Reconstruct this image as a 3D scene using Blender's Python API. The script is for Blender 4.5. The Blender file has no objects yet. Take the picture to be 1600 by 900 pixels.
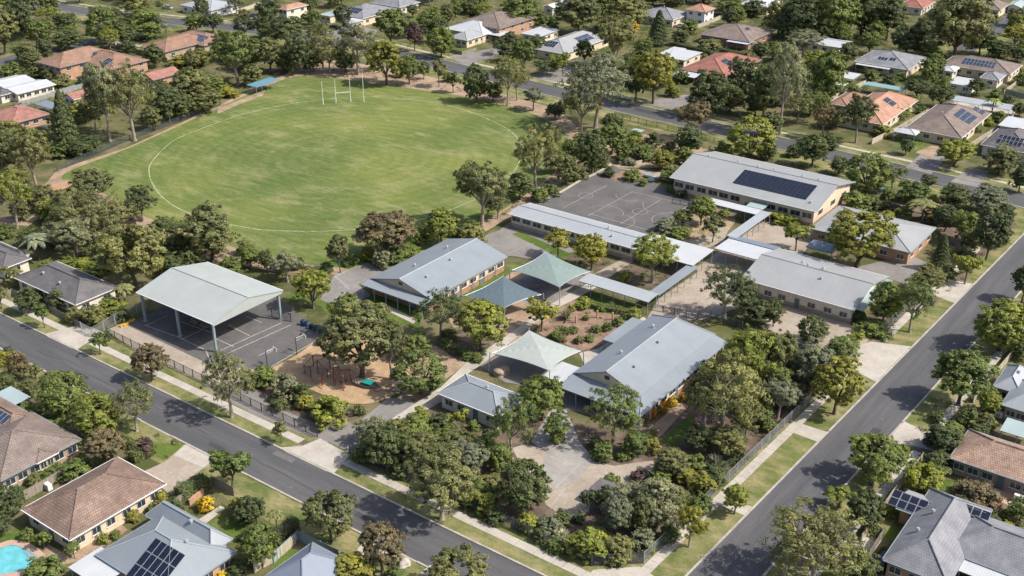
import bpy, bmesh, math, random
import numpy as np
from mathutils import Vector

# ------------------------------------------------------------------ camera, sky, sun, exposure
scene = bpy.context.scene
R = math.radians
FOCAL, PITCH, AZ, CAMH = 1768.0, R(26), R(36.4), 100.0      # focal length in pixels of a 1600 wide frame
FW = (-math.sin(AZ), math.cos(AZ)); RT = (math.cos(AZ), math.sin(AZ))
cam = bpy.data.cameras.new('camera'); camo = bpy.data.objects.new('camera', cam)
scene.collection.objects.link(camo); scene.camera = camo
cam.sensor_width = 36; cam.lens = 36 * FOCAL / 1600; cam.clip_start = 1; cam.clip_end = 20000
camo.location = (0, 0, CAMH); camo.rotation_euler = (math.pi / 2 - PITCH, 0, AZ)
SUN = Vector((5.07, 2.1, 6.0)).normalized()
world = bpy.data.worlds.new('World'); scene.world = world; world.use_nodes = True
wn = world.node_tree.nodes; wn.clear()
sky = wn.new('ShaderNodeTexSky'); sky.sky_type = 'NISHITA'; sky.sun_disc = False; sky.dust_density = 3.0; sky.air_density = 0.8; sky.ozone_density = 0.6; sky.altitude = 100
sky.sun_elevation = math.asin(SUN.z); sky.sun_rotation = math.atan2(SUN.x, SUN.y)
bg = wn.new('ShaderNodeBackground'); bg.inputs[1].default_value = 0.15
wo = wn.new('ShaderNodeOutputWorld')
world.node_tree.links.new(sky.outputs[0], bg.inputs[0]); world.node_tree.links.new(bg.outputs[0], wo.inputs[0])
sl = bpy.data.lights.new('sun', 'SUN'); sl.energy = 4.3; sl.angle = R(0.6); sl.color = (1, 0.945, 0.85)
so = bpy.data.objects.new('sun', sl); scene.collection.objects.link(so)
so.rotation_euler = SUN.to_track_quat('Z', 'Y').to_euler(); so.location = (0, 0, 150)
vs = scene.view_settings
vs.view_transform = 'Standard'; vs.look = 'None'; vs.gamma = 1; vs.use_curve_mapping = False; vs.exposure = 0.32

# ------------------------------------------------------------------ helpers
COL = scene.collection
rnd = random.Random(11)

def P(x, y, z=0.0):
    """Point of the place at height z that the photograph shows at pixel x, y."""
    u = (x - 800) / FOCAL; v = (y - 450) / FOCAL
    d = math.sin(PITCH) + v * math.cos(PITCH); a = math.cos(PITCH) - v * math.sin(PITCH)
    t = (CAMH - z) / d
    return Vector((t * (a * FW[0] + u * RT[0]), t * (a * FW[1] + u * RT[1]), z))

def pix(p):
    f = p[0] * FW[0] + p[1] * FW[1]; r = p[0] * RT[0] + p[1] * RT[1]; dz = CAMH - p[2]
    zc = f * math.cos(PITCH) + dz * math.sin(PITCH)
    return 800 + FOCAL * r / zc, 450 + FOCAL * (dz * math.cos(PITCH) - f * math.sin(PITCH)) / zc, zc

def tag(o, label=None, cat=None, group=None, kind=None):
    if label: o['label'] = label
    if cat: o['category'] = cat
    if group: o['group'] = group
    if kind: o['kind'] = kind
    return o

def ob(name, data, parent=None, loc=None, rz=0, scale=None, mat=None):
    o = bpy.data.objects.new(name, data); COL.objects.link(o)
    if parent is not None: o.parent = parent
    if loc is not None: o.location = loc
    if rz: o.rotation_euler = (0, 0, rz)
    if scale is not None: o.scale = scale
    if mat is not None and data is not None:
        if not data.materials: data.materials.append(mat)
        if data.materials[0] is not mat:
            o.material_slots[0].link = 'OBJECT'; o.material_slots[0].material = mat
    return o

def empty(name, loc, label=None, cat=None, group=None, rz=0):
    o = ob(name, None, None, loc, rz); o.empty_display_size = 0.5
    return tag(o, label, cat, group)

class Geo:
    def __init__(s): s.v = []; s.f = []; s.uv = []
    def face(s, pts, uv=None):
        b = len(s.v); s.v.extend([tuple(p) for p in pts]); s.f.append(tuple(range(b, b + len(pts))))
        s.uv.extend(uv if uv else [(p[0], p[1]) for p in pts])
    def box(s, x0, x1, y0, y1, z0, z1):
        b = [(x0, y0, z0), (x1, y0, z0), (x1, y1, z0), (x0, y1, z0), (x0, y0, z1), (x1, y0, z1), (x1, y1, z1), (x0, y1, z1)]
        for q in ((3, 2, 1, 0), (4, 5, 6, 7), (0, 1, 5, 4), (1, 2, 6, 5), (2, 3, 7, 6), (3, 0, 4, 7)):
            p = [b[i] for i in q]
            s.face(p, [(c[0] + c[1], c[2]) for c in p] if q[0] in (0, 1, 2) or q == (3, 0, 4, 7) else None)
    def bar(s, p0, p1, w, h=None):
        """Square bar between two points."""
        p0 = Vector(p0); p1 = Vector(p1); d = (p1 - p0); h = h or w
        up = Vector((0, 0, 1)) if abs(d.normalized().z) < 0.95 else Vector((0, 1, 0))
        a = d.cross(up).normalized() * w / 2; b = a.cross(d).normalized() * h / 2
        c0 = [p0 + a + b, p0 - a + b, p0 - a - b, p0 + a - b]; c1 = [q + d for q in c0]
        for i in range(4):
            j = (i + 1) % 4; s.face([c0[i], c0[j], c1[j], c1[i]][::-1])
        s.face(c0); s.face(c1[::-1])
    def tube(s, p0, p1, r0, r1=None, n=8, caps=True):
        p0 = Vector(p0); p1 = Vector(p1); d = p1 - p0; r1 = r0 if r1 is None else r1
        up = Vector((0, 0, 1)) if abs(d.normalized().z) < 0.95 else Vector((0, 1, 0))
        a = d.cross(up).normalized(); b = a.cross(d).normalized()
        k = [(math.cos(2 * math.pi * i / n), math.sin(2 * math.pi * i / n)) for i in range(n)]
        c0 = [p0 + (a * x + b * y) * r0 for x, y in k]; c1 = [p1 + (a * x + b * y) * r1 for x, y in k]
        for i in range(n):
            j = (i + 1) % n; s.face([c0[j], c0[i], c1[i], c1[j]])
        if caps: s.face(c0); s.face(c1[::-1])
    def path(s, pts, r, n=6):
        for p, q in zip(pts, pts[1:]): s.tube(p, q, r, r, n)
    def mesh(s, name, mat, smooth=False):
        m = bpy.data.meshes.new(name); m.from_pydata(s.v, [], s.f)
        uvl = m.uv_layers.new(name='UVMap'); uvl.data.foreach_set('uv', np.array(s.uv, dtype=np.float32).ravel())
        if mat: m.materials.append(mat)
        if smooth: m.polygons.foreach_set('use_smooth', [True] * len(m.polygons))
        m.update(); return m
    def build(s, name, mat, parent=None, loc=None, smooth=False, rz=0):
        return ob(name, s.mesh(name, mat, smooth), parent, loc, rz)

# ------------------------------------------------------------------ materials
def nt(name):
    m = bpy.data.materials.new(name); m.use_nodes = True
    t = m.node_tree; p = t.nodes['Principled BSDF']; p.inputs['Specular IOR Level'].default_value = 0.25
    return m, t, p

def ramp(t, stops):
    r = t.nodes.new('ShaderNodeValToRGB'); e = r.color_ramp.elements
    while len(e) < len(stops): e.new(0.5)
    for i, (pos, c) in enumerate(stops): e[i].position = pos; e[i].color = (*c, 1)
    return r

def coords(t, src='pos', scale=(1, 1, 1), rz=0):
    if src == 'pos': o = t.nodes.new('ShaderNodeNewGeometry').outputs['Position']
    elif src == 'uv': o = t.nodes.new('ShaderNodeTexCoord').outputs['UV']
    else: o = t.nodes.new('ShaderNodeTexCoord').outputs['Object']
    mp = t.nodes.new('ShaderNodeMapping'); mp.inputs['Scale'].default_value = scale; mp.inputs['Rotation'].default_value = (0, 0, rz)
    t.links.new(o, mp.inputs[0]); return mp.outputs[0]

def noise(t, vec, scale, detail=5, rough=0.6):
    n = t.nodes.new('ShaderNodeTexNoise'); n.inputs['Scale'].default_value = scale
    n.inputs['Detail'].default_value = detail; n.inputs['Roughness'].default_value = rough
    t.links.new(vec, n.inputs['Vector']); return n.outputs[0]

def mixc(t, fac, a, b, mode='MIX'):
    m = t.nodes.new('ShaderNodeMix'); m.data_type = 'RGBA'; m.blend_type = mode
    for s, v in ((m.inputs[0], fac), (m.inputs[6], a), (m.inputs[7], b)):
        if isinstance(v, (int, float)): s.default_value = v
        elif isinstance(v, tuple): s.default_value = (*v, 1)
        else: t.links.new(v, s)
    return m.outputs[2]

def bump(t, p, h, strength=0.4, dist=0.05):
    b = t.nodes.new('ShaderNodeBump'); b.inputs['Strength'].default_value = strength; b.inputs['Distance'].default_value = dist
    t.links.new(h, b.inputs['Height']); t.links.new(b.outputs[0], p.inputs['Normal'])

def m_noise(name, stops, scale=0.3, fine=3.0, rough=0.85, src='pos', stretch=(1, 1, 1), rz=0, fineamt=0.35, bmp=0.0, detail=6, spec=None):
    """Mottled surface: a large pattern of true colours, darkened and lightened by fine grain."""
    m, t, p = nt(name); v = coords(t, src, stretch, rz)
    c = ramp(t, stops); t.links.new(noise(t, v, scale, detail, 0.62), c.inputs[0])
    v2 = coords(t, src); f = noise(t, v2, fine, 4, 0.7)
    g = ramp(t, [(0.3, (1 - fineamt,) * 3), (0.7, (1 + fineamt * 0.6,) * 3)]); t.links.new(f, g.inputs[0])
    col = mixc(t, 1.0, c.outputs[0], g.outputs[0], 'MULTIPLY')
    t.links.new(col, p.inputs['Base Color']); p.inputs['Roughness'].default_value = rough
    if bmp: bump(t, p, f, bmp, 0.08)
    if spec is not None: p.inputs['Specular IOR Level'].default_value = spec
    return m

def m_plain(name, c, rough=0.6, metal=0.0, var=0.12, src='pos', spec=0.3):
    m, t, p = nt(name); v = coords(t, src); n = noise(t, v, 0.9, 5)
    a = tuple(x * (1 - var) for x in c); b = tuple(min(1, x * (1 + var)) for x in c)
    r = ramp(t, [(0.3, a), (0.7, b)]); t.links.new(n, r.inputs[0]); t.links.new(r.outputs[0], p.inputs['Base Color'])
    p.inputs['Roughness'].default_value = rough; p.inputs['Metallic'].default_value = metal; p.inputs['Specular IOR Level'].default_value = spec
    return m

def m_metalroof(name, c, rough=0.45, pitch=0.38, dirt=0.1):
    """Ribbed sheet roofing: ribs run up the slope (UV v), sheets laid along the eave (UV u)."""
    m, t, p = nt(name); uv = coords(t, 'uv')
    w = t.nodes.new('ShaderNodeTexWave'); w.wave_type = 'BANDS'; w.bands_direction = 'X'; w.wave_profile = 'SIN'
    w.inputs['Scale'].default_value = 0.314 / pitch; t.links.new(uv, w.inputs[0])
    sv = coords(t, 'uv', (1.3, 0.12, 1)); sheets = noise(t, sv, 1.0, 3)
    s2 = coords(t, 'pos'); blot = noise(t, s2, 0.25, 6)
    r = ramp(t, [(0.3, tuple(x * (1 - dirt) for x in c)), (0.65, c), (0.85, tuple(min(1, x * 1.1) for x in c))]); t.links.new(blot, r.inputs[0])
    r2 = ramp(t, [(0.3, (0.965,) * 3), (0.7, (1.03,) * 3)]); t.links.new(sheets, r2.inputs[0])
    c1 = mixc(t, 1.0, r.outputs[0], r2.outputs[0], 'MULTIPLY')
    r3 = ramp(t, [(0.0, (0.93,) * 3), (0.5, (1.0,) * 3)]); t.links.new(w.outputs[0], r3.inputs[0])
    t.links.new(mixc(t, 0.8, c1, r3.outputs[0], 'MULTIPLY'), p.inputs['Base Color'])
    p.inputs['Roughness'].default_value = rough; p.inputs['Specular IOR Level'].default_value = 0.35
    bump(t, p, w.outputs[0], 0.2, 0.03); return m

def m_tileroof(name, c, c2, lich=None, joint=0.55):
    m, t, p = nt(name); uv = coords(t, 'uv')
    b = t.nodes.new('ShaderNodeTexBrick'); t.links.new(uv, b.inputs['Vector'])
    b.offset = 0.5; b.inputs['Scale'].default_value = 1.0; b.inputs['Brick Width'].default_value = 0.34; b.inputs['Row Height'].default_value = 0.42
    b.inputs['Mortar Size'].default_value = 0.045; b.inputs['Mortar Smooth'].default_value = 0.6; b.inputs['Bias'].default_value = 0.0
    b.inputs['Color1'].default_value = (*c, 1); b.inputs['Color2'].default_value = (*c2, 1)
    b.inputs['Mortar'].default_value = (*[x * joint for x in c], 1)
    n = noise(t, coords(t, 'pos'), 0.45, 7, 0.65)
    r = ramp(t, [(0.32, (0.72,) * 3), (0.55, (1.0,) * 3), (0.75, lich or (1.25, 1.22, 1.2))]); t.links.new(n, r.inputs[0])
    t.links.new(mixc(t, 1.0, b.outputs[0], r.outputs[0], 'MULTIPLY'), p.inputs['Base Color'])
    p.inputs['Roughness'].default_value = 0.8; bump(t, p, b.outputs[1], -0.5, 0.06); return m

def m_brick(name, c, c2):
    m, t, p = nt(name); uv = coords(t, 'uv')
    b = t.nodes.new('ShaderNodeTexBrick'); t.links.new(uv, b.inputs['Vector']); b.inputs['Scale'].default_value = 1
    b.inputs['Brick Width'].default_value = 0.24; b.inputs['Row Height'].default_value = 0.086; b.inputs['Mortar Size'].default_value = 0.01
    b.inputs['Color1'].default_value = (*c, 1); b.inputs['Color2'].default_value = (*c2, 1); b.inputs['Mortar'].default_value = (0.38, 0.34, 0.3, 1)
    n = noise(t, coords(t, 'pos'), 0.8, 5); r = ramp(t, [(0.3, (0.8,) * 3), (0.7, (1.15,) * 3)]); t.links.new(n, r.inputs[0])
    t.links.new(mixc(t, 1.0, b.outputs[0], r.outputs[0], 'MULTIPLY'), p.inputs['Base Color']); p.inputs['Roughness'].default_value = 0.85
    return m

def m_leaf(name, c, hue=0.16):
    m, t, p = nt(name); N = t.nodes
    at = N.new('ShaderNodeAttribute'); at.attribute_name = 'v'
    oi = N.new('ShaderNodeObjectInfo')
    r = ramp(t, [(0.0, (c[0] * 0.5, c[1] * 0.56, c[2] * 0.6)), (0.5, c), (1.0, (min(1, c[0] * 1.65), min(1, c[1] * 1.55), c[2] * 1.2))])
    t.links.new(at.outputs['Fac'], r.inputs[0])
    r2 = ramp(t, [(0.0, (1 - hue, 1 - hue * 0.8, 1 - hue * 0.5)), (0.5, (1, 1, 1)), (1.0, (1 + hue, 1 + hue * 0.8, 1))]); t.links.new(oi.outputs['Random'], r2.inputs[0])
    col = mixc(t, 1.0, r.outputs[0], r2.outputs[0], 'MULTIPLY')
    t.links.new(col, p.inputs['Base Color']); p.inputs['Roughness'].default_value = 0.55; p.inputs['Specular IOR Level'].default_value = 0.3
    tr = N.new('ShaderNodeBsdfTranslucent'); t.links.new(col, tr.inputs[0])
    mx = N.new('ShaderNodeMixShader'); mx.inputs[0].default_value = 0.36
    t.links.new(p.outputs[0], mx.inputs[1]); t.links.new(tr.outputs[0], mx.inputs[2])
    t.links.new(mx.outputs[0], N['Material Output'].inputs[0]); return m

MT = {}
def grassmat(name, g1, g2, straw, scale, stretch=(1, 1, 1), rz=0, lo=0.44, hi=0.68, bare=None):
    m, t, p = nt(name)
    v = coords(t, 'pos', stretch, rz)
    n1 = noise(t, v, scale, 8, 0.68); n2 = noise(t, coords(t, 'pos', (1, 1, 1)), scale * 0.35, 4, 0.5)
    gr = ramp(t, [(0.3, g1), (0.7, g2)]); t.links.new(n2, gr.inputs[0])
    f = ramp(t, [(lo, (0, 0, 0)), (hi, (1, 1, 1))]); t.links.new(n1, f.inputs[0])
    c = mixc(t, f.outputs[0], gr.outputs[0], straw)
    if bare:
        n3 = noise(t, coords(t, 'pos', (1.3, 0.8, 1)), scale * 0.8, 6, 0.6); f3 = ramp(t, [(0.6, (0, 0, 0)), (0.72, (1, 1, 1))]); t.links.new(n3, f3.inputs[0])
        c = mixc(t, f3.outputs[0], c, bare)
    fn = noise(t, coords(t, 'pos'), 2.6, 6, 0.75); g = ramp(t, [(0.25, (0.68,) * 3), (0.75, (1.25,) * 3)]); t.links.new(fn, g.inputs[0])
    t.links.new(mixc(t, 1.0, c, g.outputs[0], 'MULTIPLY'), p.inputs['Base Color']); p.inputs['Roughness'].default_value = 0.95
    p.inputs['Specular IOR Level'].default_value = 0.1
    bump(t, p, fn, 0.5, 0.12); return m
def m_oval():
    """Mown turf: greens that drift, dry blades in fine streaks along the mowing, a few worn patches, old wheel marks."""
    m, t, p = nt('oval_turf')
    big = noise(t, coords(t, 'pos'), 0.03, 4, 0.5); gr = ramp(t, [(0.35, (0.088, 0.132, 0.036)), (0.5, (0.112, 0.152, 0.04)), (0.68, (0.165, 0.192, 0.05))]); t.links.new(big, gr.inputs[0])
    st = noise(t, coords(t, 'pos', (0.16, 1.0, 1), -AZ * 1.1), 0.85, 10, 0.75); f1 = ramp(t, [(0.45, (0, 0, 0)), (0.85, (0.55,) * 3)]); t.links.new(st, f1.inputs[0])
    c = mixc(t, f1.outputs[0], gr.outputs[0], (0.34, 0.315, 0.155))
    wr = noise(t, coords(t, 'pos', (0.6, 1.1, 1), -AZ), 0.12, 10, 0.74); f2 = ramp(t, [(0.5, (0, 0, 0)), (0.76, (0.7,) * 3)]); t.links.new(wr, f2.inputs[0])
    c = mixc(t, f2.outputs[0], c, (0.37, 0.325, 0.185))
    ring = t.nodes.new('ShaderNodeTexWave'); ring.wave_type = 'RINGS'; ring.rings_direction = 'Z'; ring.inputs['Scale'].default_value = 0.09; ring.inputs['Distortion'].default_value = 2.5; ring.inputs['Detail'].default_value = 2
    mp = t.nodes.new('ShaderNodeMapping'); mp.inputs['Location'].default_value = (202, -203, 0); t.links.new(t.nodes.new('ShaderNodeNewGeometry').outputs['Position'], mp.inputs[0]); t.links.new(mp.outputs[0], ring.inputs[0])
    f3 = ramp(t, [(0.0, (0.95,) * 3), (1.0, (1.05,) * 3)]); t.links.new(ring.outputs[0], f3.inputs[0]); c = mixc(t, 1.0, c, f3.outputs[0], 'MULTIPLY')
    fn = noise(t, coords(t, 'pos'), 1.3, 10, 0.85); g = ramp(t, [(0.25, (0.62,) * 3), (0.75, (1.32,) * 3)]); t.links.new(fn, g.inputs[0])
    t.links.new(mixc(t, 1.0, c, g.outputs[0], 'MULTIPLY'), p.inputs['Base Color']); p.inputs['Roughness'].default_value = 0.95; p.inputs['Specular IOR Level'].default_value = 0.1
    bump(t, p, fn, 0.5, 0.12); return m
MT['oval'] = m_oval()
MT['verge'] = grassmat('verge_grass', (0.085, 0.118, 0.034), (0.15, 0.17, 0.058), (0.31, 0.26, 0.14), 0.3, (0.6, 1, 1), 0, 0.42, 0.66)
MT['lawn'] = grassmat('garden_lawn', (0.06, 0.105, 0.022), (0.115, 0.16, 0.035), (0.24, 0.22, 0.1), 0.25, (1, 1, 1), 0, 0.52, 0.75)
MT['ground'] = grassmat('suburb_ground', (0.055, 0.072, 0.026), (0.115, 0.125, 0.045), (0.18, 0.155, 0.09), 0.12, (1, 1, 1), 0, 0.42, 0.6)
MT['mulch'] = m_noise('garden_mulch', [(0.3, (0.085, 0.064, 0.048)), (0.5, (0.145, 0.108, 0.082)), (0.7, (0.23, 0.178, 0.138))], 0.35, 5, 0.95, bmp=0.5)
MT['redmulch'] = m_noise('red_mulch', [(0.3, (0.17, 0.108, 0.076)), (0.5, (0.26, 0.172, 0.126)), (0.72, (0.34, 0.25, 0.19))], 0.45, 4, 0.95, bmp=0.5)
MT['dirt'] = m_noise('pale_dirt', [(0.3, (0.22, 0.15, 0.1)), (0.5, (0.34, 0.25, 0.175)), (0.7, (0.42, 0.32, 0.23))], 0.25, 3, 0.95, bmp=0.3)
MT['bark'] = m_noise('bark_chips', [(0.3, (0.34, 0.23, 0.135)), (0.55, (0.44, 0.305, 0.185)), (0.75, (0.5, 0.37, 0.245))], 0.5, 5, 0.95, bmp=0.5)
MT['sand'] = m_noise('orange_sand', [(0.3, (0.36, 0.19, 0.1)), (0.7, (0.46, 0.27, 0.15))], 0.3, 4, 0.95)
def m_asphalt(name, a, b, c):
    m = m_noise(name, [(0.25, a), (0.5, b), (0.75, c)], 0.09, 2.0, 0.82, stretch=(0.25, 1.6, 1), fineamt=0.16, detail=8, spec=0.35); return m
MT['road'] = m_noise('asphalt_road', [(0.25, (0.068, 0.068, 0.072)), (0.5, (0.092, 0.092, 0.096)), (0.75, (0.13, 0.128, 0.128))], 0.35, 2.2, 0.85, stretch=(0.12, 1.3, 1), fineamt=0.14, detail=8, spec=0.3)
MT['road2'] = m_noise('asphalt_side_road', [(0.25, (0.068, 0.068, 0.073)), (0.5, (0.094, 0.094, 0.1)), (0.75, (0.135, 0.133, 0.134))], 0.35, 2.2, 0.85, stretch=(1.3, 0.1, 1), fineamt=0.14, detail=8, spec=0.3)
MT['court'] = m_noise('court_asphalt', [(0.25, (0.085, 0.083, 0.083)), (0.5, (0.12, 0.116, 0.114)), (0.78, (0.17, 0.16, 0.155))], 0.16, 1.6, 0.85, fineamt=0.16, detail=8)
MT['pave'] = m_noise('grey_paving', [(0.25, (0.17, 0.155, 0.145)), (0.5, (0.225, 0.21, 0.2)), (0.75, (0.28, 0.265, 0.25))], 0.22, 1.8, 0.85, fineamt=0.16, detail=8)
MT['conc'] = m_noise('concrete', [(0.25, (0.33, 0.295, 0.255)), (0.5, (0.43, 0.395, 0.345)), (0.75, (0.5, 0.465, 0.41))], 0.3, 2.2, 0.85, fineamt=0.12, detail=8)
MT['gconc'] = m_noise('grey_concrete', [(0.25, (0.24, 0.222, 0.2)), (0.5, (0.31, 0.292, 0.268)), (0.75, (0.37, 0.352, 0.328))], 0.3, 2.2, 0.85, fineamt=0.12, detail=8)
MT['beige'] = m_noise('beige_concrete', [(0.25, (0.27, 0.222, 0.178)), (0.5, (0.35, 0.295, 0.24)), (0.75, (0.42, 0.365, 0.31))], 0.2, 1.6, 0.88, fineamt=0.14, detail=8)
MT['kerb'] = m_noise('kerb_concrete', [(0.3, (0.3, 0.265, 0.225)), (0.6, (0.43, 0.395, 0.345))], 0.5, 3, 0.85, fineamt=0.15)
MT['paint'] = m_noise('line_paint', [(0.3, (0.42, 0.41, 0.39)), (0.6, (0.62, 0.61, 0.58))], 1.2, 4, 0.8, fineamt=0.3)
MT['faint'] = m_noise('worn_line_paint', [(0.3, (0.28, 0.25, 0.23)), (0.6, (0.44, 0.4, 0.365))], 0.6, 4, 0.85, fineamt=0.3)
MT['chalk'] = m_noise('turf_line_paint', [(0.36, (0.15, 0.19, 0.06)), (0.5, (0.4, 0.42, 0.27)), (0.66, (0.52, 0.53, 0.4))], 0.5, 3, 0.9, fineamt=0.4)
MT['blue'] = m_metalroof('blue_grey_roof', (0.245, 0.275, 0.305))
MT['pale'] = m_metalroof('pale_grey_roof', (0.36, 0.385, 0.41))
MT['white'] = m_metalroof('white_roof', (0.49, 0.51, 0.53))
MT['warm'] = m_metalroof('warm_grey_roof', (0.325, 0.335, 0.34))
MT['green'] = m_metalroof('pale_green_roof', (0.385, 0.415, 0.4))
MT['teal'] = m_metalroof('teal_roof', (0.22, 0.35, 0.36))
MT['aqua'] = m_metalroof('aqua_roof', (0.34, 0.42, 0.425))
MT['cobalt'] = m_metalroof('cobalt_roof', (0.13, 0.28, 0.38))
MT['slate'] = m_metalroof('slate_blue_roof', (0.2, 0.235, 0.3))
MT['brown'] = m_tileroof('brown_tiles', (0.212, 0.146, 0.116), (0.268, 0.192, 0.156), (1.5, 1.5, 1.5))
MT['taupe'] = m_tileroof('taupe_tiles', (0.215, 0.17, 0.148), (0.265, 0.215, 0.19))
MT['tan'] = m_tileroof('tan_tiles', (0.34, 0.225, 0.165), (0.45, 0.32, 0.25))
MT['terra'] = m_tileroof('terracotta_tiles', (0.29, 0.175, 0.125), (0.35, 0.22, 0.165))
MT['orange'] = m_tileroof('orange_tiles', (0.43, 0.235, 0.165), (0.5, 0.295, 0.215))
MT['red'] = m_tileroof('red_tiles', (0.32, 0.135, 0.105), (0.38, 0.18, 0.14))
MT['pink'] = m_tileroof('pink_tiles', (0.36, 0.175, 0.14), (0.42, 0.22, 0.18))
MT['char'] = m_tileroof('charcoal_tiles', (0.145, 0.138, 0.142), (0.175, 0.166, 0.17))
MT['gtile'] = m_tileroof('grey_tiles', (0.235, 0.24, 0.262), (0.26, 0.265, 0.287), None, 0.74)
MT['cream'] = m_plain('cream_render', (0.62, 0.52, 0.38), 0.85)
MT['offwhite'] = m_plain('off_white_render', (0.66, 0.6, 0.51), 0.85)
MT['beigewall'] = m_plain('beige_blockwork', (0.4, 0.32, 0.24), 0.88)
MT['brickred'] = m_brick('red_brick', (0.3, 0.13, 0.075), (0.37, 0.18, 0.105))
MT['brickor'] = m_brick('orange_brick', (0.44, 0.21, 0.115), (0.5, 0.27, 0.155))
MT['bricktan'] = m_brick('tan_brick', (0.36, 0.25, 0.165), (0.43, 0.31, 0.21))
MT['whitep'] = m_plain('white_paint', (0.72, 0.71, 0.69), 0.55, var=0.06)
MT['steel'] = m_plain('blue_grey_steel', (0.28, 0.33, 0.36), 0.5, 0.2, 0.08)
MT['dsteel'] = m_plain('dark_steel', (0.055, 0.06, 0.06), 0.5, 0.3, 0.1)
MT['fsteel'] = m_plain('fence_steel', (0.085, 0.105, 0.115), 0.5, 0.2, 0.1)
MT['gsteel'] = m_plain('galvanised_steel', (0.42, 0.44, 0.46), 0.45, 0.4, 0.1)
MT['frame'] = m_plain('window_frame', (0.55, 0.55, 0.54), 0.5, 0.2, 0.05)
MT['glass'] = m_plain('window_glass', (0.035, 0.045, 0.055), 0.12, 0, 0.3, spec=0.6)
MT['door'] = m_plain('door_paint', (0.12, 0.17, 0.19), 0.5)
MT['solar'] = m_plain('solar_cells', (0.012, 0.016, 0.032), 0.22, 0.0, 0.25, spec=0.6)
MT['solarw'] = m_plain('solar_blue_cells', (0.035, 0.05, 0.085), 0.2, 0.0, 0.25, spec=0.7)
MT['alu'] = m_plain('aluminium', (0.55, 0.56, 0.58), 0.35, 0.5, 0.05)
MT['timber'] = m_plain('weathered_timber', (0.26, 0.225, 0.19), 0.85, 0, 0.2)
MT['colorb'] = m_plain('grey_sheet_fence', (0.26, 0.27, 0.26), 0.6, 0, 0.12)
MT['creamf'] = m_plain('cream_sheet_fence', (0.47, 0.42, 0.33), 0.65, 0, 0.12)
MT['bluef'] = m_plain('blue_sheet_fence', (0.22, 0.31, 0.36), 0.6, 0, 0.12)
MT['redwood'] = m_plain('red_brown_steel', (0.24, 0.075, 0.05), 0.55, 0, 0.15)
MT['rubber'] = m_plain('black_rubber', (0.015, 0.015, 0.015), 0.8)
MT['sailA'] = m_plain('sage_shade_cloth', (0.2, 0.258, 0.242), 0.8, 0, 0.06)
MT['sailB'] = m_plain('slate_shade_cloth', (0.1, 0.138, 0.16), 0.8, 0, 0.06)
MT['sailC'] = m_plain('pale_mint_shade_cloth', (0.34, 0.375, 0.35), 0.8, 0, 0.05)
MT['stone'] = m_noise('sandstone', [(0.3, (0.3, 0.23, 0.16)), (0.7, (0.42, 0.34, 0.26))], 1.2, 4, 0.9, bmp=0.4)
MT['water'] = m_plain('pool_water', (0.13, 0.45, 0.5), 0.06, 0, 0.18, spec=0.6)
MT['coping'] = m_plain('pink_coping', (0.46, 0.31, 0.24), 0.8, 0, 0.12)
MT['bluebin'] = m_plain('blue_plastic', (0.03, 0.09, 0.2), 0.5)
MT['darkbin'] = m_plain('dark_plastic', (0.03, 0.035, 0.05), 0.5)
MT['yellow'] = m_plain('yellow_fabric', (0.55, 0.34, 0.04), 0.7)
MT['tealp'] = m_plain('teal_plastic', (0.02, 0.25, 0.22), 0.4)
MT['barkp'] = m_noise('pale_bark', [(0.3, (0.2, 0.165, 0.125)), (0.6, (0.36, 0.31, 0.25))], 1.5, 6, 0.9)
MT['barkd'] = m_noise('brown_bark', [(0.3, (0.085, 0.065, 0.05)), (0.7, (0.17, 0.135, 0.105))], 1.5, 6, 0.9)
LEAF = dict(o=(0.222, 0.232, 0.098), k=(0.13, 0.162, 0.07), m=(0.19, 0.24, 0.075), l=(0.29, 0.32, 0.072), y=(0.305, 0.3, 0.07), Y=(0.62, 0.45, 0.05),
            z=(0.235, 0.19, 0.105), p=(0.16, 0.105, 0.1), e=(0.25, 0.268, 0.17), O=(0.58, 0.3, 0.05), R=(0.4, 0.15, 0.12), W=(0.55, 0.55, 0.45))
LNAME = dict(o='olive', k='dark green', m='mid green', l='bright green', y='yellow-green', Y='golden yellow', z='bronze', p='purple', e='grey-green', O='orange', R='red', W='silvery')
LM_ = {k: m_leaf('leaves_' + LNAME[k].replace(' ', '_').replace('-', '_'), c) for k, c in LEAF.items()}
# ------------------------------------------------------------------ ground, roads, paths
LAY = [0]
def sheet(name, pts, z, mat):
    """Flat patch from world points, triangulated, lying at height z."""
    LAY[0] += 1; z += (LAY[0] * .00041) % .0036      # no two patches on one plane
    bm = bmesh.new(); vsx = [bm.verts.new((p[0], p[1], z)) for p in pts]
    es = [bm.edges.new((vsx[i], vsx[(i + 1) % len(vsx)])) for i in range(len(vsx))]
    bmesh.ops.triangle_fill(bm, use_beauty=True, edges=es, normal=(0, 0, 1))
    for f in bm.faces:
        if f.normal.z < 0: f.normal_flip()
    m = bpy.data.meshes.new(name); bm.to_mesh(m); bm.free(); m.materials.append(mat)
    return tag(ob(name, m), kind='structure')

def smooth(pts, n=6, closed=True):
    out = []; L = len(pts); pts = [Vector(p) for p in pts]
    rng = range(L) if closed else range(L - 1)
    for i in rng:
        p0, p1, p2, p3 = (pts[(i - 1) % L] if closed or i else pts[0]), pts[i], pts[(i + 1) % L], (pts[(i + 2) % L] if closed or i + 2 < L else pts[-1])
        for k in range(n):
            t = k / n
            out.append(0.5 * ((2 * p1) + (p2 - p0) * t + (2 * p0 - 5 * p1 + 4 * p2 - p3) * t * t + (3 * p1 - p0 - 3 * p2 + p3) * t ** 3))
    if not closed: out.append(pts[-1])
    return out

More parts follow.
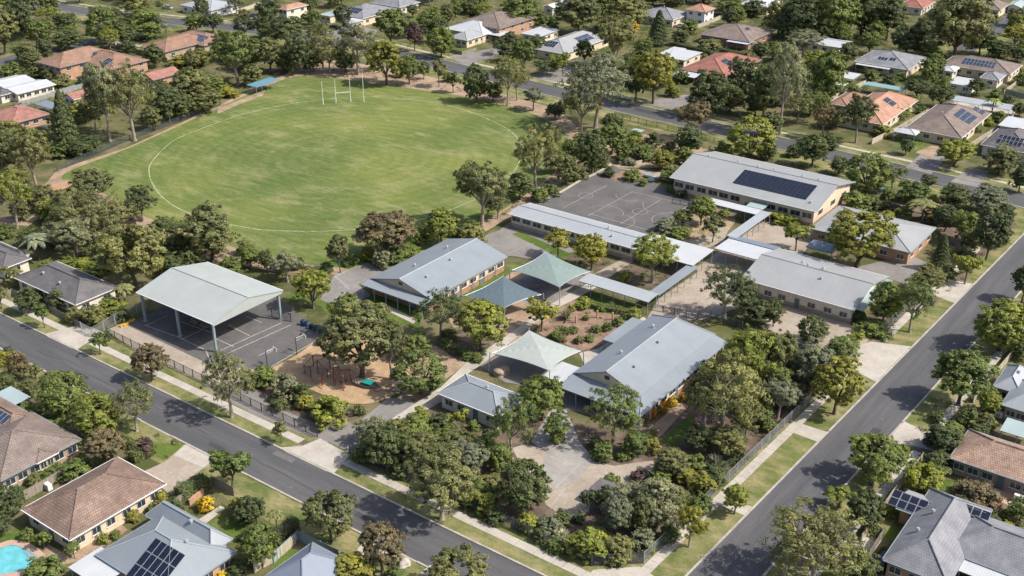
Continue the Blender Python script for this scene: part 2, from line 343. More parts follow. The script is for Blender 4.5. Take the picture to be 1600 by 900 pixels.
def patch(name, px, lvl, mat, round_=0):
    pts = [P(*q) for q in px]
    if round_: pts = smooth(pts, round_)
    return sheet(name, pts, 0.004 * lvl, MT[mat])

def ribbon(pts, w, z0=None):
    """Left and right borders of a strip along world points."""
    A = []; B = []; n = len(pts)
    for i, p in enumerate(pts):
        d = (Vector(pts[min(i + 1, n - 1)]) - Vector(pts[max(i - 1, 0)])); d.z = 0; d.normalize(); q = Vector((-d.y, d.x, 0)) * w / 2
        A.append(Vector(p) + q); B.append(Vector(p) - q)
    return A, B

def strip(name, pts, w, lvl, mat, closed=False, kind='structure'):
    pts = [Vector((p[0], p[1], 0)) for p in pts]; g = Geo(); LAY[0] += 1; z = 0.004 * lvl + (LAY[0] * .00041) % .0036
    if closed: pts = pts + pts[:2]
    A, B = ribbon(pts, w)
    for i in range(len(pts) - 1):
        if closed and i == 0: continue
        g.face([(B[i].x, B[i].y, z), (B[i + 1].x, B[i + 1].y, z), (A[i + 1].x, A[i + 1].y, z), (A[i].x, A[i].y, z)])
    o = g.build(name, MT[mat]); tag(o, kind=kind); return o

def kerb(pts, w=0.32, h=0.13, name='kerb'):
    pts = [Vector((p[0], p[1], 0)) for p in pts]; A, B = ribbon(pts, w); g = Geo()
    for i in range(len(pts) - 1):
        a, b, c, d = B[i], B[i + 1], A[i + 1], A[i]; u = Vector((0, 0, h))
        g.face([a + u, b + u, c + u, d + u]); g.face([a, b, b + u, a + u]); g.face([c, d, d + u, c + u])
        if i == 0: g.face([d, a, a + u, d + u])
        if i == len(pts) - 2: g.face([b, c, c + u, b + u])
    return tag(g.build(name, MT['kerb']), kind='structure')

S = 3500
tag(ob('ground', (lambda g: (g.face([(-S, -S, 0), (S, -S, 0), (S, S, 0), (-S, S, 0)]), g.mesh('ground', MT['ground']))[1])(Geo())), kind='structure')
R2L = lambda y: -51.3 + 0.0375 * (y - 108.6)
R2R = lambda y: -43.4 + 0.042 * (y - 114.7)
# grass verges, then the roads on top of them
sheet('verge', [(-520, 83.8), (-54, 83.8), (-54, 104.4), (-520, 104.4)], 0.008, MT['verge'])
sheet('verge', [(-60, 104.4), (-34, 104.4), (-30.5, 270), (-52.5, 270), (-56.5, 190)], 0.008, MT['verge'])
R3C = [P(*q) for q in [(-60, -12), (60, 6), (175, 25), (265, 33), (362, 43), (470, 58), (575, 73), (660, 94), (735, 112), (827, 134), (975, 168), (1060, 187), (1300, 243), (1450, 277), (1560, 303), (1660, 330), (1800, 362)]]
strip('verge', R3C, 25, 1, 'verge')
strip('verge', [(-369.5, 120), (-366, 272)], 17, 2, 'verge'); strip('verge', [(-107, 400), (-107, 560)], 17, 2, 'verge')
strip('road', R3C, 9.2, 8, 'road')
strip('road', [(-369.5, 120), (-365.5, 276)], 8, 7, 'road2'); strip('road', [(-107.4, 415), (-107.4, 620)], 8, 7, 'road2')
sheet('road', [(-520, 89.8), (60, 89.8), (60, 97.4), (-520, 97.4)], 0.032, MT['road'])
sheet('road', [(R2L(97) + 0.0, 97.39), (R2R(97), 97.39), (R2R(280), 280), (R2L(280), 280)], 0.036, MT['road2'])
for x0, x1, h in ((-520, -178.6, .13), (-178.6, -171, .035), (-171, -115.6, .13), (-115.6, -106.6, .035), (-106.6, -57, .13)): kerb([(x0, 97.56), (x1, 97.56)], h=h)
kerb([(-57, 97.56), (-54.6, 98.3), (-52.6, 100.2), (-51.9, 102.6), (R2L(106) - .16, 106)])
for x0, x1, h in ((-520, -141, .13), (-141, -133.4, .035), (-133.4, -89, .13), (-89, -82, .035), (-82, 60, .13)): kerb([(x0, 89.64), (x1, 89.64)], h=h)
for y0, y1, h in ((106, 148.6, .13), (148.6, 153, .035), (153, 173.5, .13), (173.5, 187.5, .035), (187.5, 212, .13), (212, 221, .035), (221, 262, .13)): kerb([(R2L(y0) - .16, y0), (R2L(y1) - .16, y1)], h=h)
for y0, y1, h in ((97.4, 155.8, .13), (155.8, 162.5, .035), (162.5, 270, .13)): kerb([(R2R(y0) + .16, y0), (R2R(y1) + .16, y1)], h=h)
A, B = ribbon(R3C, 9.2 + .3); kerb(A, h=.12); kerb(B, h=.12)

def slabs(name, p0, p1, w, skip=(), step=1.55):
    """A concrete footpath laid slab by slab; a bed sheet lies under the joints."""
    p0 = Vector((*p0, 0)); p1 = Vector((*p1, 0)); d = p1 - p0; L = d.length; ang = math.atan2(d.y, d.x); n = int(L / step)
    bed = strip(name, [p0, p1], w - 0.06, 5, 'mulch')
    g = Geo(); g.box(-step / 2 + .02, step / 2 - .02, -w / 2, w / 2, 0.0, 0.045); me = g.mesh('slab', MT['conc'])
    for i in range(n):
        q = p0 + d * ((i + .5) / n)
        if any(a < (q.x if abs(d.x) > abs(d.y) else q.y) < b for a, b in skip): continue
        ob('slab', me, bed, (q.x, q.y, rnd.uniform(0, .008)), ang)
    return bed
slabs('footpath', (-228, 100.9), (-61, 100.9), 1.5, ((-178.8, -171), (-115.8, -106.4)))
slabs('footpath', (-56.4, 104), (-51.9, 242), 1.5, ((173.5, 187.5), (212, 221)))
slabs('footpath', (-38.2, 112), (-33.2, 240), 1.4, ((155.8, 162.5),))
strip('footpath', [p for p in ribbon(R3C, 17.5)[0]], 1.3, 6, 'conc')
# corner of the two footpaths, driveways and crossings
sheet('footpath', [(-62, 100.1), (-57.5, 98.9), (-53.6, 101.2), (-54.3, 106), (-57.4, 106.6), (-62, 102.4)], 0.036, MT['conc'])
sheet('driveway', [(-180, 97.75), (-170, 97.75), (-171.6, 104.5), (-177.6, 104.5)], 0.05, MT['conc'])
sheet('driveway', [(-117, 97.75), (-105.4, 97.75), (-106.8, 102.6), (-113.8, 103.2), (-114.6, 100)], 0.05, MT['conc'])
sheet('driveway', [(R2L(172) - .33, 172.4), (R2L(188) - .33, 188.6), (-55.2, 186), (-57, 182), (-57, 176), (-55, 174.5)], 0.05, MT['conc'])
sheet('driveway', [(R2L(212) - .33, 211), (R2L(221) - .33, 222), (-53.5, 221), (-58, 219.5), (-58, 213), (-53.5, 212.5)], 0.05, MT['conc'])
sheet('driveway', [(R2L(150) - .33, 149), (R2L(153) - .33, 152.6), (-55.2, 152.4), (-55.2, 149.2)], 0.05, MT['conc'])
sheet('driveway', [(R2L(126) - .33, 125), (R2L(126) - .33, 127.6), (-56, 126.8), (-56, 125.2)], 0.05, MT['conc'])
sheet('driveway', [(R2R(155) + .33, 155.5), (R2R(163) + .33, 163), (-37, 162), (-28, 161.5), (-28, 157.5), (-37, 157)], 0.05, MT['conc'])
patch('driveway', [(288, 695), (338, 719), (314, 735), (283, 758), (262, 770), (222, 738), (258, 722)], 12, 'beige')
patch('driveway', [(290, 694.5), (337, 718), (318, 731), (272, 712)], 14, 'conc')
patch('driveway', [(575, 842), (612, 860), (575, 885), (545, 872)], 12, 'conc')
patch('driveway', [(672, 883), (700, 897), (680, 905), (655, 897)], 12, 'conc')
for q in ([(700, 88), (745, 80), (790, 72), (800, 78), (745, 98), (728, 103)], [(828, 121), (875, 100), (905, 92), (915, 97), (880, 130)], [(1415, 262), (1445, 235), (1470, 228), (1490, 234), (1455, 272)],
          [(1485, 284), (1515, 262), (1545, 268), (1530, 293)], [(495, 58), (520, 44), (560, 40), (590, 48), (575, 66)], [(360, 38), (390, 25), (420, 28), (395, 47)], [(1000, 160), (1070, 148), (1100, 152), (1050, 172)]):
    patch('driveway', q, 10, 'pave')
patch('driveway', [(1430, 238), (1455, 228), (1475, 230), (1452, 248)], 12, 'dirt')

# ------------------------------------------------------------------ school grounds
patch('garden_bed', [(545, 714), (600, 665), (700, 628), (800, 640), (880, 660), (1000, 670), (1050, 640), (1135, 560), (1200, 525), (1345, 545), (1270, 620), (1100, 787), (1006, 879), (925, 884), (800, 822), (628, 742)], 3, 'mulch')
patch('garden_bed', [(440, 118), (515, 92), (640, 112), (760, 140), (870, 170), (915, 210), (900, 265), (850, 310), (700, 395), (560, 430), (430, 425), (250, 390), (120, 320), (60, 300), (90, 265), (200, 230), (330, 170)], 3, 'dirt')
OVAL = [(96, 278), (120, 262), (180, 240), (250, 210), (330, 174), (400, 142), (450, 122), (485, 119), (560, 126), (640, 138), (720, 150), (790, 164), (850, 186), (888, 215), (884, 250), (840, 290), (780, 332), (710, 372), (630, 402), (555, 418), (470, 412), (400, 396), (300, 366), (225, 338), (165, 314), (118, 300)]
patch('oval', OVAL, 6, 'oval', 4)
line = [(233, 270), (238, 252), (268, 222), (300, 207), (345, 190), (400, 173), (450, 163), (500, 156), (560, 152), (605, 152), (650, 157), (700, 165), (740, 177), (775, 192), (800, 207), (815, 228), (812, 252), (792, 280), (745, 310), (700, 329), (645, 346), (560, 358), (500, 361.5), (450, 361), (400, 358), (340, 346), (290, 331), (258, 312), (240, 290)]
strip('boundary_line', smooth([P(*q) for q in line], 6), 0.23, 9, 'chalk', True)
patch('path', [(65, 292), (78, 285), (100, 282), (122, 284), (150, 296), (190, 318), (180, 324), (140, 312), (110, 316), (72, 308)], 8, 'dirt', 3)
patch('sand_circle', [(76, 297), (95, 288), (118, 288), (128, 296), (112, 308), (88, 308)], 10, 'sand', 4)
patch('path', [(340, 170), (400, 146), (415, 140), (410, 150), (372, 164), (340, 178)], 8, 'dirt')
patch('path', [(0, 340), (40, 345), (60, 330), (70, 333), (45, 353), (0, 350)], 5, 'dirt')
# covered court and playground side
COURT = [(196, 507), (300, 462), (380, 440), (450, 478), (508, 524), (416, 579), (330, 571)]
patch('court', COURT, 8, 'court')
patch('apron', [(165, 516), (198, 503), (335, 566), (420, 578), (400, 600), (335, 604), (300, 590), (215, 550)], 6, 'beige')
patch('service_path', [(318, 600), (400, 606), (420, 632), (470, 652), (515, 668), (545, 660), (560, 672), (512, 692), (455, 672), (400, 650), (330, 612)], 7, 'pave')
patch('garden_bed', [(415, 585), (440, 590), (500, 620), (545, 640), (562, 636), (572, 648), (520, 662), (480, 655), (420, 628), (395, 600)], 9, 'mulch', 3)
patch('playground_bark', [(418, 580), (432, 571), (462, 556), (495, 532), (520, 520), (560, 522), (620, 545), (640, 575), (632, 605), (606, 622), (575, 631), (540, 629), (500, 615), (465, 600), (440, 590)], 10, 'bark', 4)
patch('path', [(640, 565), (680, 540), (720, 548), (765, 545), (700, 590), (655, 625), (625, 622)], 6, 'dirt')
patch('driveway', [(512, 690), (548, 708), (600, 676), (655, 640), (640, 622), (606, 622), (572, 650), (560, 660)], 11, 'pave')
patch('path', [(598, 664), (612, 671), (690, 628), (730, 585), (778, 552), (830, 508), (880, 478), (945, 442), (930, 436), (860, 476), (790, 526), (730, 566), (690, 604)], 13, 'conc')
patch('lawn', [(440, 465), (500, 478), (520, 500), (545, 515), (560, 500), (520, 478), (470, 455)], 7, 'lawn')
patch('lawn', [(560, 470), (600, 462), (660, 490), (655, 515), (610, 500)], 7, 'lawn')
patch('path', [(590, 478), (600, 474), (652, 500), (646, 506)], 9, 'conc')
patch('carpark', [(500, 468), (522, 430), (575, 410), (600, 425), (560, 445), (580, 462), (530, 482)], 9, 'pave')
patch('carpark', [(740, 375), (780, 360), (800, 345), (860, 372), (900, 392), (850, 408), (800, 400), (790, 400)], 9, 'pave')
patch('lawn', [(800, 366), (812, 362), (900, 400), (960, 415), (955, 425), (880, 405)], 11, 'lawn')
patch('lawn', [(676, 475), (800, 410), (815, 416), (690, 484)], 9, 'lawn')
patch('paving', [(700, 500), (800, 425), (925, 425), (890, 470), (800, 540), (735, 545)], 8, 'dirt')
patch('garden_bed', [(842, 520), (862, 488), (905, 468), (960, 470), (1000, 490), (965, 525), (935, 540), (905, 548), (870, 530)], 14, 'redmulch', 3)
patch('path', [(905, 552), (935, 545), (975, 515), (1005, 495), (1012, 500), (950, 548), (915, 575)], 12, 'conc')
patch('lawn', [(908, 478), (930, 462), (985, 478), (960, 492)], 15, 'lawn', 2)
patch('lawn', [(1030, 690), (1062, 660), (1085, 648), (1080, 675), (1050, 700)], 9, 'lawn')
patch('path', [(1012, 672), (1075, 618), (1120, 570), (1128, 575), (1085, 625), (1030, 684)], 9, 'dirt')
# inner yards
BALL = [(957, 258), (1082, 312), (1080, 326), (1012, 368), (838, 321)]
patch('court', BALL, 12, 'court')
patch('paving', [(960, 262), (1000, 270), (1060, 290), (1080, 315), (1110, 318), (1060, 292), (1040, 270)], 14, 'beige')
patch('garden_bed', [(955, 275), (985, 266), (1005, 272), (1000, 282), (965, 284)], 16, 'redmulch', 3)
patch('garden_bed', [(1018, 368), (1085, 322), (1130, 325), (1150, 345), (1130, 372), (1090, 392), (1050, 385)], 13, 'dirt')
patch('path', [(1060, 385), (1110, 366), (1125, 350), (1140, 356), (1130, 378), (1090, 394)], 15, 'beige')
patch('paving', [(1150, 372), (1205, 338), (1290, 362), (1250, 400), (1215, 395)], 12, 'beige')
patch('paving', [(1028, 468), (1098, 420), (1160, 440), (1185, 470), (1100, 500), (1010, 500)], 12, 'beige')
patch('paving', [(1085, 420), (1125, 392), (1190, 408), (1160, 440), (1110, 440)], 14, 'beige')
patch('paving', [(1180, 470), (1225, 470), (1330, 508), (1370, 520), (1330, 560), (1280, 552), (1200, 515)], 12, 'beige')
patch('paving', [(1330, 420), (1420, 398), (1470, 420), (1430, 450), (1390, 436)], 12, 'pave')
patch('garden_bed', [(1340, 500), (1400, 470), (1455, 440), (1500, 410), (1560, 370), (1500, 450), (1385, 520)], 8, 'mulch')
patch('garden_bed', [(1190, 330), (1260, 345), (1262, 356), (1200, 342)], 14, 'mulch')
patch('garden_bed', [(1345, 330), (1400, 300), (1520, 330), (1590, 350), (1540, 400), (1480, 420), (1465, 352)], 6, 'mulch')
patch('garden_bed', [(900, 235), (960, 205), (1060, 215), (1110, 235), (1050, 262), (960, 262)], 5, 'dirt')
patch('lawn', [(470, 402), (560, 410), (640, 395), (640, 412), (560, 425)], 8, 'lawn')
patch('drive', [(830, 690), (870, 720), (860, 770), (900, 752), (930, 720), (905, 690), (885, 640), (860, 640)], 9, 'gconc')
patch('plaza', [(800, 700), (850, 700), (880, 715), (920, 718), (960, 728), (1020, 720), (1020, 745), (985, 760), (960, 765), (900, 800), (862, 795), (845, 775)], 7, 'beige', 2)
patch('plaza', [(862, 790), (900, 770), (925, 772), (920, 800), (890, 812), (868, 805)], 10, 'beige')
patch('path', [(1006, 812), (1060, 800), (1085, 790), (1080, 797), (1030, 815)], 9, 'dirt')
# house yards
for q in ([(0, 838), (30, 822), (60, 845), (30, 862), (0, 850)], [(240, 690), (290, 695), (255, 720), (225, 700)], [(320, 820), (350, 805), (385, 815), (395, 840), (362, 850)], [(425, 880), (455, 857), (472, 862), (435, 892)],
          [(1378, 838), (1395, 818), (1412, 828), (1395, 846)], [(1465, 745), (1500, 755), (1480, 770), (1460, 765)], [(1385, 120), (1420, 122), (1400, 135)], [(620, 35), (660, 25), (660, 35), (630, 45)], [(700, 75), (735, 70), (740, 85), (715, 88)],
          [(1395, 220), (1440, 210), (1455, 225), (1420, 240)], [(110, 115), (140, 112), (150, 130), (115, 128)]):
    patch('lawn', q, 5, 'lawn')
patch('paving', [(62, 870), (75, 850), (110, 870), (140, 850), (190, 820), (200, 828), (130, 875), (90, 885)], 6, 'dirt')
patch('paving', [(1355, 826), (1378, 845), (1360, 870), (1335, 850)], 6, 'conc')
patch('path', [(310, 812), (345, 790), (352, 795), (322, 818)], 7, 'conc')
patch('paving', [(1555, 755), (1600, 765), (1600, 800), (1565, 785)], 6, 'coping')
patch('paving', [(1490, 150), (1590, 172), (1580, 182), (1480, 160)], 6, 'conc')
patch('paving', [(180, 70), (222, 70), (218, 85), (200, 80)], 6, 'conc')

# painted lines
def pline(a, b, w=0.12, lvl=20, mt='paint'):
    return strip('painted_line', [P(*a), P(*b)], w, lvl, mt)
for a, b in (((225, 508), (286, 530)), ((286, 530), (365, 492)), ((228, 509), (262, 494)), ((280, 528), (322, 548)), ((322, 548), (330, 570)), ((322, 568), (455, 508)), ((345, 548), (440, 505)),
             ((338, 530), (365, 542)), ((282, 503), (330, 520)), ((360, 510), (390, 525)), ((385, 495), (410, 505)), ((418, 577), (506, 526)), ((404, 556), (430, 545)), ((523, 432), (545, 448)), ((523, 433), (557, 417)), ((545, 452), (530, 440))):
    pline(a, b)
for a, b in (((918, 338), (988, 300)), ((970, 350), (1033, 312)), ((880, 325), (948, 290)), ((920, 334), (1020, 362)), ((988, 300), (1076, 321)), ((1076, 321), (1018, 362)), ((760, 388), (795, 396)), ((795, 396), (835, 380))):
    pline(a, b, 0.13, 20, 'faint')
def arc(c, r, a0=0, a1=360, lvl=21):
    p = P(*c); k = 26
    strip('painted_line', [(p.x + r * math.cos(R(a0 + (a1 - a0) * i / k)), p.y + r * math.sin(R(a0 + (a1 - a0) * i / k))) for i in range(k + 1)], 0.11, lvl, 'faint')
arc((1000, 331), 1.8); arc((915, 306), 1.8); arc((943, 333), 4.6, 10, 170); arc((1035, 322), 4.6, 190, 350); arc((960, 346), 4.6, -90, 90); arc((1050, 345), 4.6, 90, 270); arc((985, 306), 3.5, 200, 330)
strip('painted_line', [P(498, 725.5), P(523, 737)], 0.1, 20, 'paint')
# road wear: resurfaced patches, manhole covers, sealed cracks
MT['patchd'] = m_noise('new_asphalt', [(0.3, (0.05, 0.05, 0.053)), (0.7, (0.072, 0.072, 0.075))], 0.8, 3, 0.85, fineamt=0.2)
MT['patchl'] = m_noise('worn_asphalt', [(0.3, (0.12, 0.118, 0.116)), (0.7, (0.165, 0.16, 0.155))], 0.8, 3, 0.85, fineamt=0.25)
for q, m_ in (([(432, 704), (462, 718), (456, 724), (424, 709)], 'patchl'), ([(330, 690), (352, 701), (346, 706), (324, 695)], 'patchd'), ([(120, 580), (140, 590), (136, 593), (115, 583)], 'patchd'), ([(1345, 690), (1365, 668), (1378, 672), (1358, 695)], 'patchd'), ([(1215, 812), (1228, 798), (1236, 802), (1222, 817)], 'patchl'), ([(1450, 545), (1462, 532), (1470, 536), (1458, 549)], 'patchd'), ([(560, 800), (590, 815), (584, 820), (553, 805)], 'patchd'), ([(995, 168), (1030, 176), (1026, 180), (990, 172)], 'patchd')):
    patch('road_patch', q, 12, m_)
def sealed(pts, w=.07): strip('crack_seal', [P(*q) for q in pts], w, 14, 'patchd')
cr = random.Random(3)
for (a, b) in (((60, 548), (330, 680)), ((380, 710), (640, 842)), ((1180, 830), (1330, 690)), ((1400, 620), (1540, 480))):
    n = 16; sealed([(a[0] + (b[0] - a[0]) * i / n + cr.uniform(-3, 3), a[1] + (b[1] - a[1]) * i / n + cr.uniform(-2, 2)) for i in range(n + 1)])
for x, y in ((205, 615), (455, 762), (575, 790), (1285, 770), (1378, 655), (1498, 520), (880, 150)):
    p = P(x, y); g = Geo(); g.tube((0, 0, .036), (0, 0, .062), .36, .36, 16); tag(g.build('manhole_cover', MT['patchl'], None, (p.x, p.y, 0)), kind='structure')
for a, b in (((886, 762), (914, 772)), ((862, 790), (884, 762)), ((905, 726), (868, 762)), ((947, 727), (946, 742)), ((985, 727), (975, 745)), ((866, 716), (884, 726)), ((846, 706), (866, 716))): strip('slab_joint', [P(*a), P(*b)], .09, 13, 'conc')
patch('drive', [(850, 712), (884, 716), (925, 716), (905, 730), (868, 764), (848, 742)], 12, 'gconc')
patch('paving', [(735, 562), (780, 540), (905, 585), (880, 610), (790, 598)], 10, 'pave')
patch('paving', [(795, 448), (845, 418), (925, 430), (885, 468), (838, 490)], 10, 'pave')
patch('garden_bed', [(690, 545), (712, 512), (760, 508), (795, 528), (785, 552), (740, 568)], 11, 'mulch', 2)
patch('garden_bed', [(955, 420), (1000, 402), (1075, 412), (1020, 452), (965, 440)], 12, 'mulch')
patch('path', [(925, 430), (985, 398), (1000, 402), (945, 438)], 14, 'beige')
patch('garden_bed', [(880, 402), (905, 396), (965, 412), (945, 424)], 13, 'mulch')
patch('verandah_paving', [(866, 606), (885, 596), (1008, 652), (1000, 668), (930, 650), (885, 640)], 12, 'pave')
# ------------------------------------------------------------------ buildings
FOOT = []; BOX = []
LMK = []          # named places that plant labels refer to
def rect3(N, L, Rr, z):
    n, l, r = P(*N, z), P(*L, z), P(*Rr, z)
    return [l.x, (n.x + r.x) / 2, (n.y + l.y) / 2, r.y]

WC = {}
def window(parent, w, h, x, y, z, side, cols=2):
    """A window set into a wall: frame ring with mullions, pane behind."""
    k = (round(w, 1), round(h, 1), cols)
    if k not in WC:
        w_, h_ = k[0], k[1]; g = Geo(); t = .07
        g.box(-w_ / 2, w_ / 2, -.05, .03, 0, t); g.box(-w_ / 2, w_ / 2, -.05, .03, h_ - t, h_)
        for i in range(cols + 1):
            c = -w_ / 2 + t / 2 + i * (w_ - t) / cols; g.box(c - t / 2, c + t / 2, -.05, .03, t, h_ - t)
        q = Geo(); q.box(-w_ / 2 + .03, w_ / 2 - .03, -.02, .01, .03, h_ - .03)
        s_ = Geo(); s_.box(-w_ / 2 - .08, w_ / 2 + .08, -.12, .03, -.09, -.002)
        WC[k] = (g.mesh('window', MT['frame']), q.mesh('pane', MT['glass']), s_.mesh('sill', MT['offwhite']))
    f, p, s_ = WC[k]
    o = ob('window', f, parent, (x, y, z), 0 if side == 'S' else math.pi / 2)
    ob('pane', p, o); ob('sill', s_, o)
    return o
DC = {}
def door(parent, w, h, x, y, z, side, mat='door'):
    k = (w, h, mat)
    if k not in DC:
        g = Geo(); g.box(-w / 2, w / 2, -.05, .02, 0, h); q = Geo(); q.box(w / 2 - .16, w / 2 - .1, -.1, -.05, .95, 1.07)
        DC[k] = (g.mesh('door', MT[mat]), q.mesh('handle', MT['alu']))
    o = ob('door', DC[k][0], parent, (x, y, z), 0 if side == 'S' else math.pi / 2); ob('handle', DC[k][1], o); return o

def roof_shape(x0, x1, y0, y1, z, axis, rise, e0, e1, t=0.16):
    """Solid pitched roof over a rectangle. Ridge along axis; e0, e1 pull the ridge ends in (0 gives a gable)."""
    if axis == 'x': m = lambda a, b, h: (a, b, h); a0, a1, b0, b1 = x0, x1, y0, y1
    else: m = lambda a, b, h: (b, a, h); a0, a1, b0, b1 = y0, y1, x0, x1
    c = (b0 + b1) / 2; hz = z + rise; sl = math.hypot((b1 - b0) / 2, rise); g = Geo(); faces = {}
    def add(pts, uv, flip): g.face(pts[::-1] if flip else pts, uv[::-1] if flip else uv)
    fl = axis == 'y'
    add([m(a0, b0, z), m(a1, b0, z), m(a1 - e1, c, hz), m(a0 + e0, c, hz)], [(a0, 0), (a1, 0), (a1 - e1, sl), (a0 + e0, sl)], fl)
    add([m(a1, b1, z), m(a0, b1, z), m(a0 + e0, c, hz), m(a1 - e1, c, hz)], [(-a1, 0), (-a0, 0), (-a0 - e0, sl), (-a1 + e1, sl)], fl)
    if e0: s2 = math.hypot(e0, rise); add([m(a0, b1, z), m(a0, b0, z), m(a0 + e0, c, hz)], [(-b1, 0), (-b0, 0), (-c, s2)], fl)
    if e1: s2 = math.hypot(e1, rise); add([m(a1, b0, z), m(a1, b1, z), m(a1 - e1, c, hz)], [(b0, 0), (b1, 0), (c, s2)], fl)
    w = [m(a0, b0, z), m(a1, b0, z), m(a1, b1, z), m(a0, b1, z)]; d = [(p[0], p[1], z - t) for p in w]
    if e0 and e1:
        for i in range(4): j = (i + 1) % 4; add([d[i], d[j], w[j], w[i]], [(0, 0)] * 4, fl)
        add(d[::-1], [(0, 0)] * 4, fl)
    else:
        r0 = m(a0 + e0, c, hz); r1 = m(a1 - e1, c, hz); q0 = (r0[0], r0[1], hz - t); q1 = (r1[0], r1[1], hz - t)
        add([d[1], d[0], q0, q1], [(0, 0)] * 4, fl); add([d[3], d[2], q1, q0], [(0, 0)] * 4, fl)
        add([d[0], d[1], w[1], w[0]], [(0, 0)] * 4, fl); add([d[2], d[3], w[3], w[2]], [(0, 0)] * 4, fl)
        if not e0: add([d[3], q0, r0, w[3]], [(0, 0)] * 4, fl); add([q0, d[0], w[0], r0], [(0, 0)] * 4, fl)
        else: add([d[3], d[0], w[0], w[3]], [(0, 0)] * 4, fl); add([d[0], d[3], q0], [(0, 0)] * 3, fl)
        if not e1: add([d[1], q1, r1, w[1]], [(0, 0)] * 4, fl); add([q1, d[2], w[2], r1], [(0, 0)] * 4, fl)
        else: add([d[1], d[2], w[2], w[1]], [(0, 0)] * 4, fl); add([d[2], d[1], q1], [(0, 0)] * 3, fl)
    lines = [(m(a0 + e0, c, hz), m(a1 - e1, c, hz))]
    if e0: lines += [(m(a0, b0, z), m(a0 + e0, c, hz)), (m(a0, b1, z), m(a0 + e0, c, hz))]
    if e1: lines += [(m(a1, b0, z), m(a1 - e1, c, hz)), (m(a1, b1, z), m(a1 - e1, c, hz))]
    lo, hi = ('S', 'N') if axis == 'x' else ('W', 'E')
    pl = {lo: (m((a0 + a1) / 2, b0, z), m((a0 + a1) / 2, c, hz), a1 - a0), hi: (m((a0 + a1) / 2, b1, z), m((a0 + a1) / 2, c, hz), a1 - a0)}
    if e1: pl['E' if axis == 'x' else 'N'] = (m(a1, c, z), m(a1 - e1, c, hz), b1 - b0)
    if e0: pl['W' if axis == 'x' else 'S'] = (m(a0, c, z), m(a0 + e0, c, hz), b1 - b0)
    return g, lines, pl

SOLM = {}
def solar(root, pl, side, rows, cols, fu, fv, pw=1.05, ph=1.75, blue=False):
    """Rows of solar panels lying on one slope; fu, fv place the middle of the array along the eave and up the slope."""
    e, r, L = pl[side]; e = Vector(e); r = Vector(r); v = (r - e); SL = v.length; v.normalize()
    u = Vector((1, 0, 0)) if abs(v.y) > abs(v.x) else Vector((0, 1, 0)); n = u.cross(v)
    if n.z < 0: u = -u; n = u.cross(v)
    k = (pw, ph, blue)
    if k not in SOLM:
        g = Geo(); g.box(-pw / 2 + .02, pw / 2 - .02, -ph / 2 + .02, ph / 2 - .02, .06, .11)
        q = Geo(); q.box(-pw / 2 + .06, pw / 2 - .06, -ph / 2 + .06, ph / 2 - .06, .111, .114)
        SOLM[k] = (g.mesh('solar_panel', MT['dsteel' if blue == 'd' else 'alu']), q.mesh('cells', MT['solarw' if blue is True else 'solar']))
    from mathutils import Matrix
    rot = Matrix((u, v, n)).transposed().to_euler()
    for i in range(rows):
        for j in range(cols):
            p = e + u * ((fu - .5) * L + (j - (cols - 1) / 2) * pw) + v * (fv * SL + (i - (rows - 1) / 2) * ph)
            o = ob('solar_panel', SOLM[k][0], root, p); o.rotation_euler = rot; ob('cells', SOLM[k][1], o)

VENT = None
def vent(parent, p):
    global VENT
    if VENT is None:
        g = Geo(); g.tube((0, 0, -.2), (0, 0, .35), .16, .16, 8); g.tube((0, 0, .35), (0, 0, .55), .3, .22, 8); VENT = g.mesh('roof_vent', MT['alu'])
    return ob('roof_vent', VENT, parent, p)

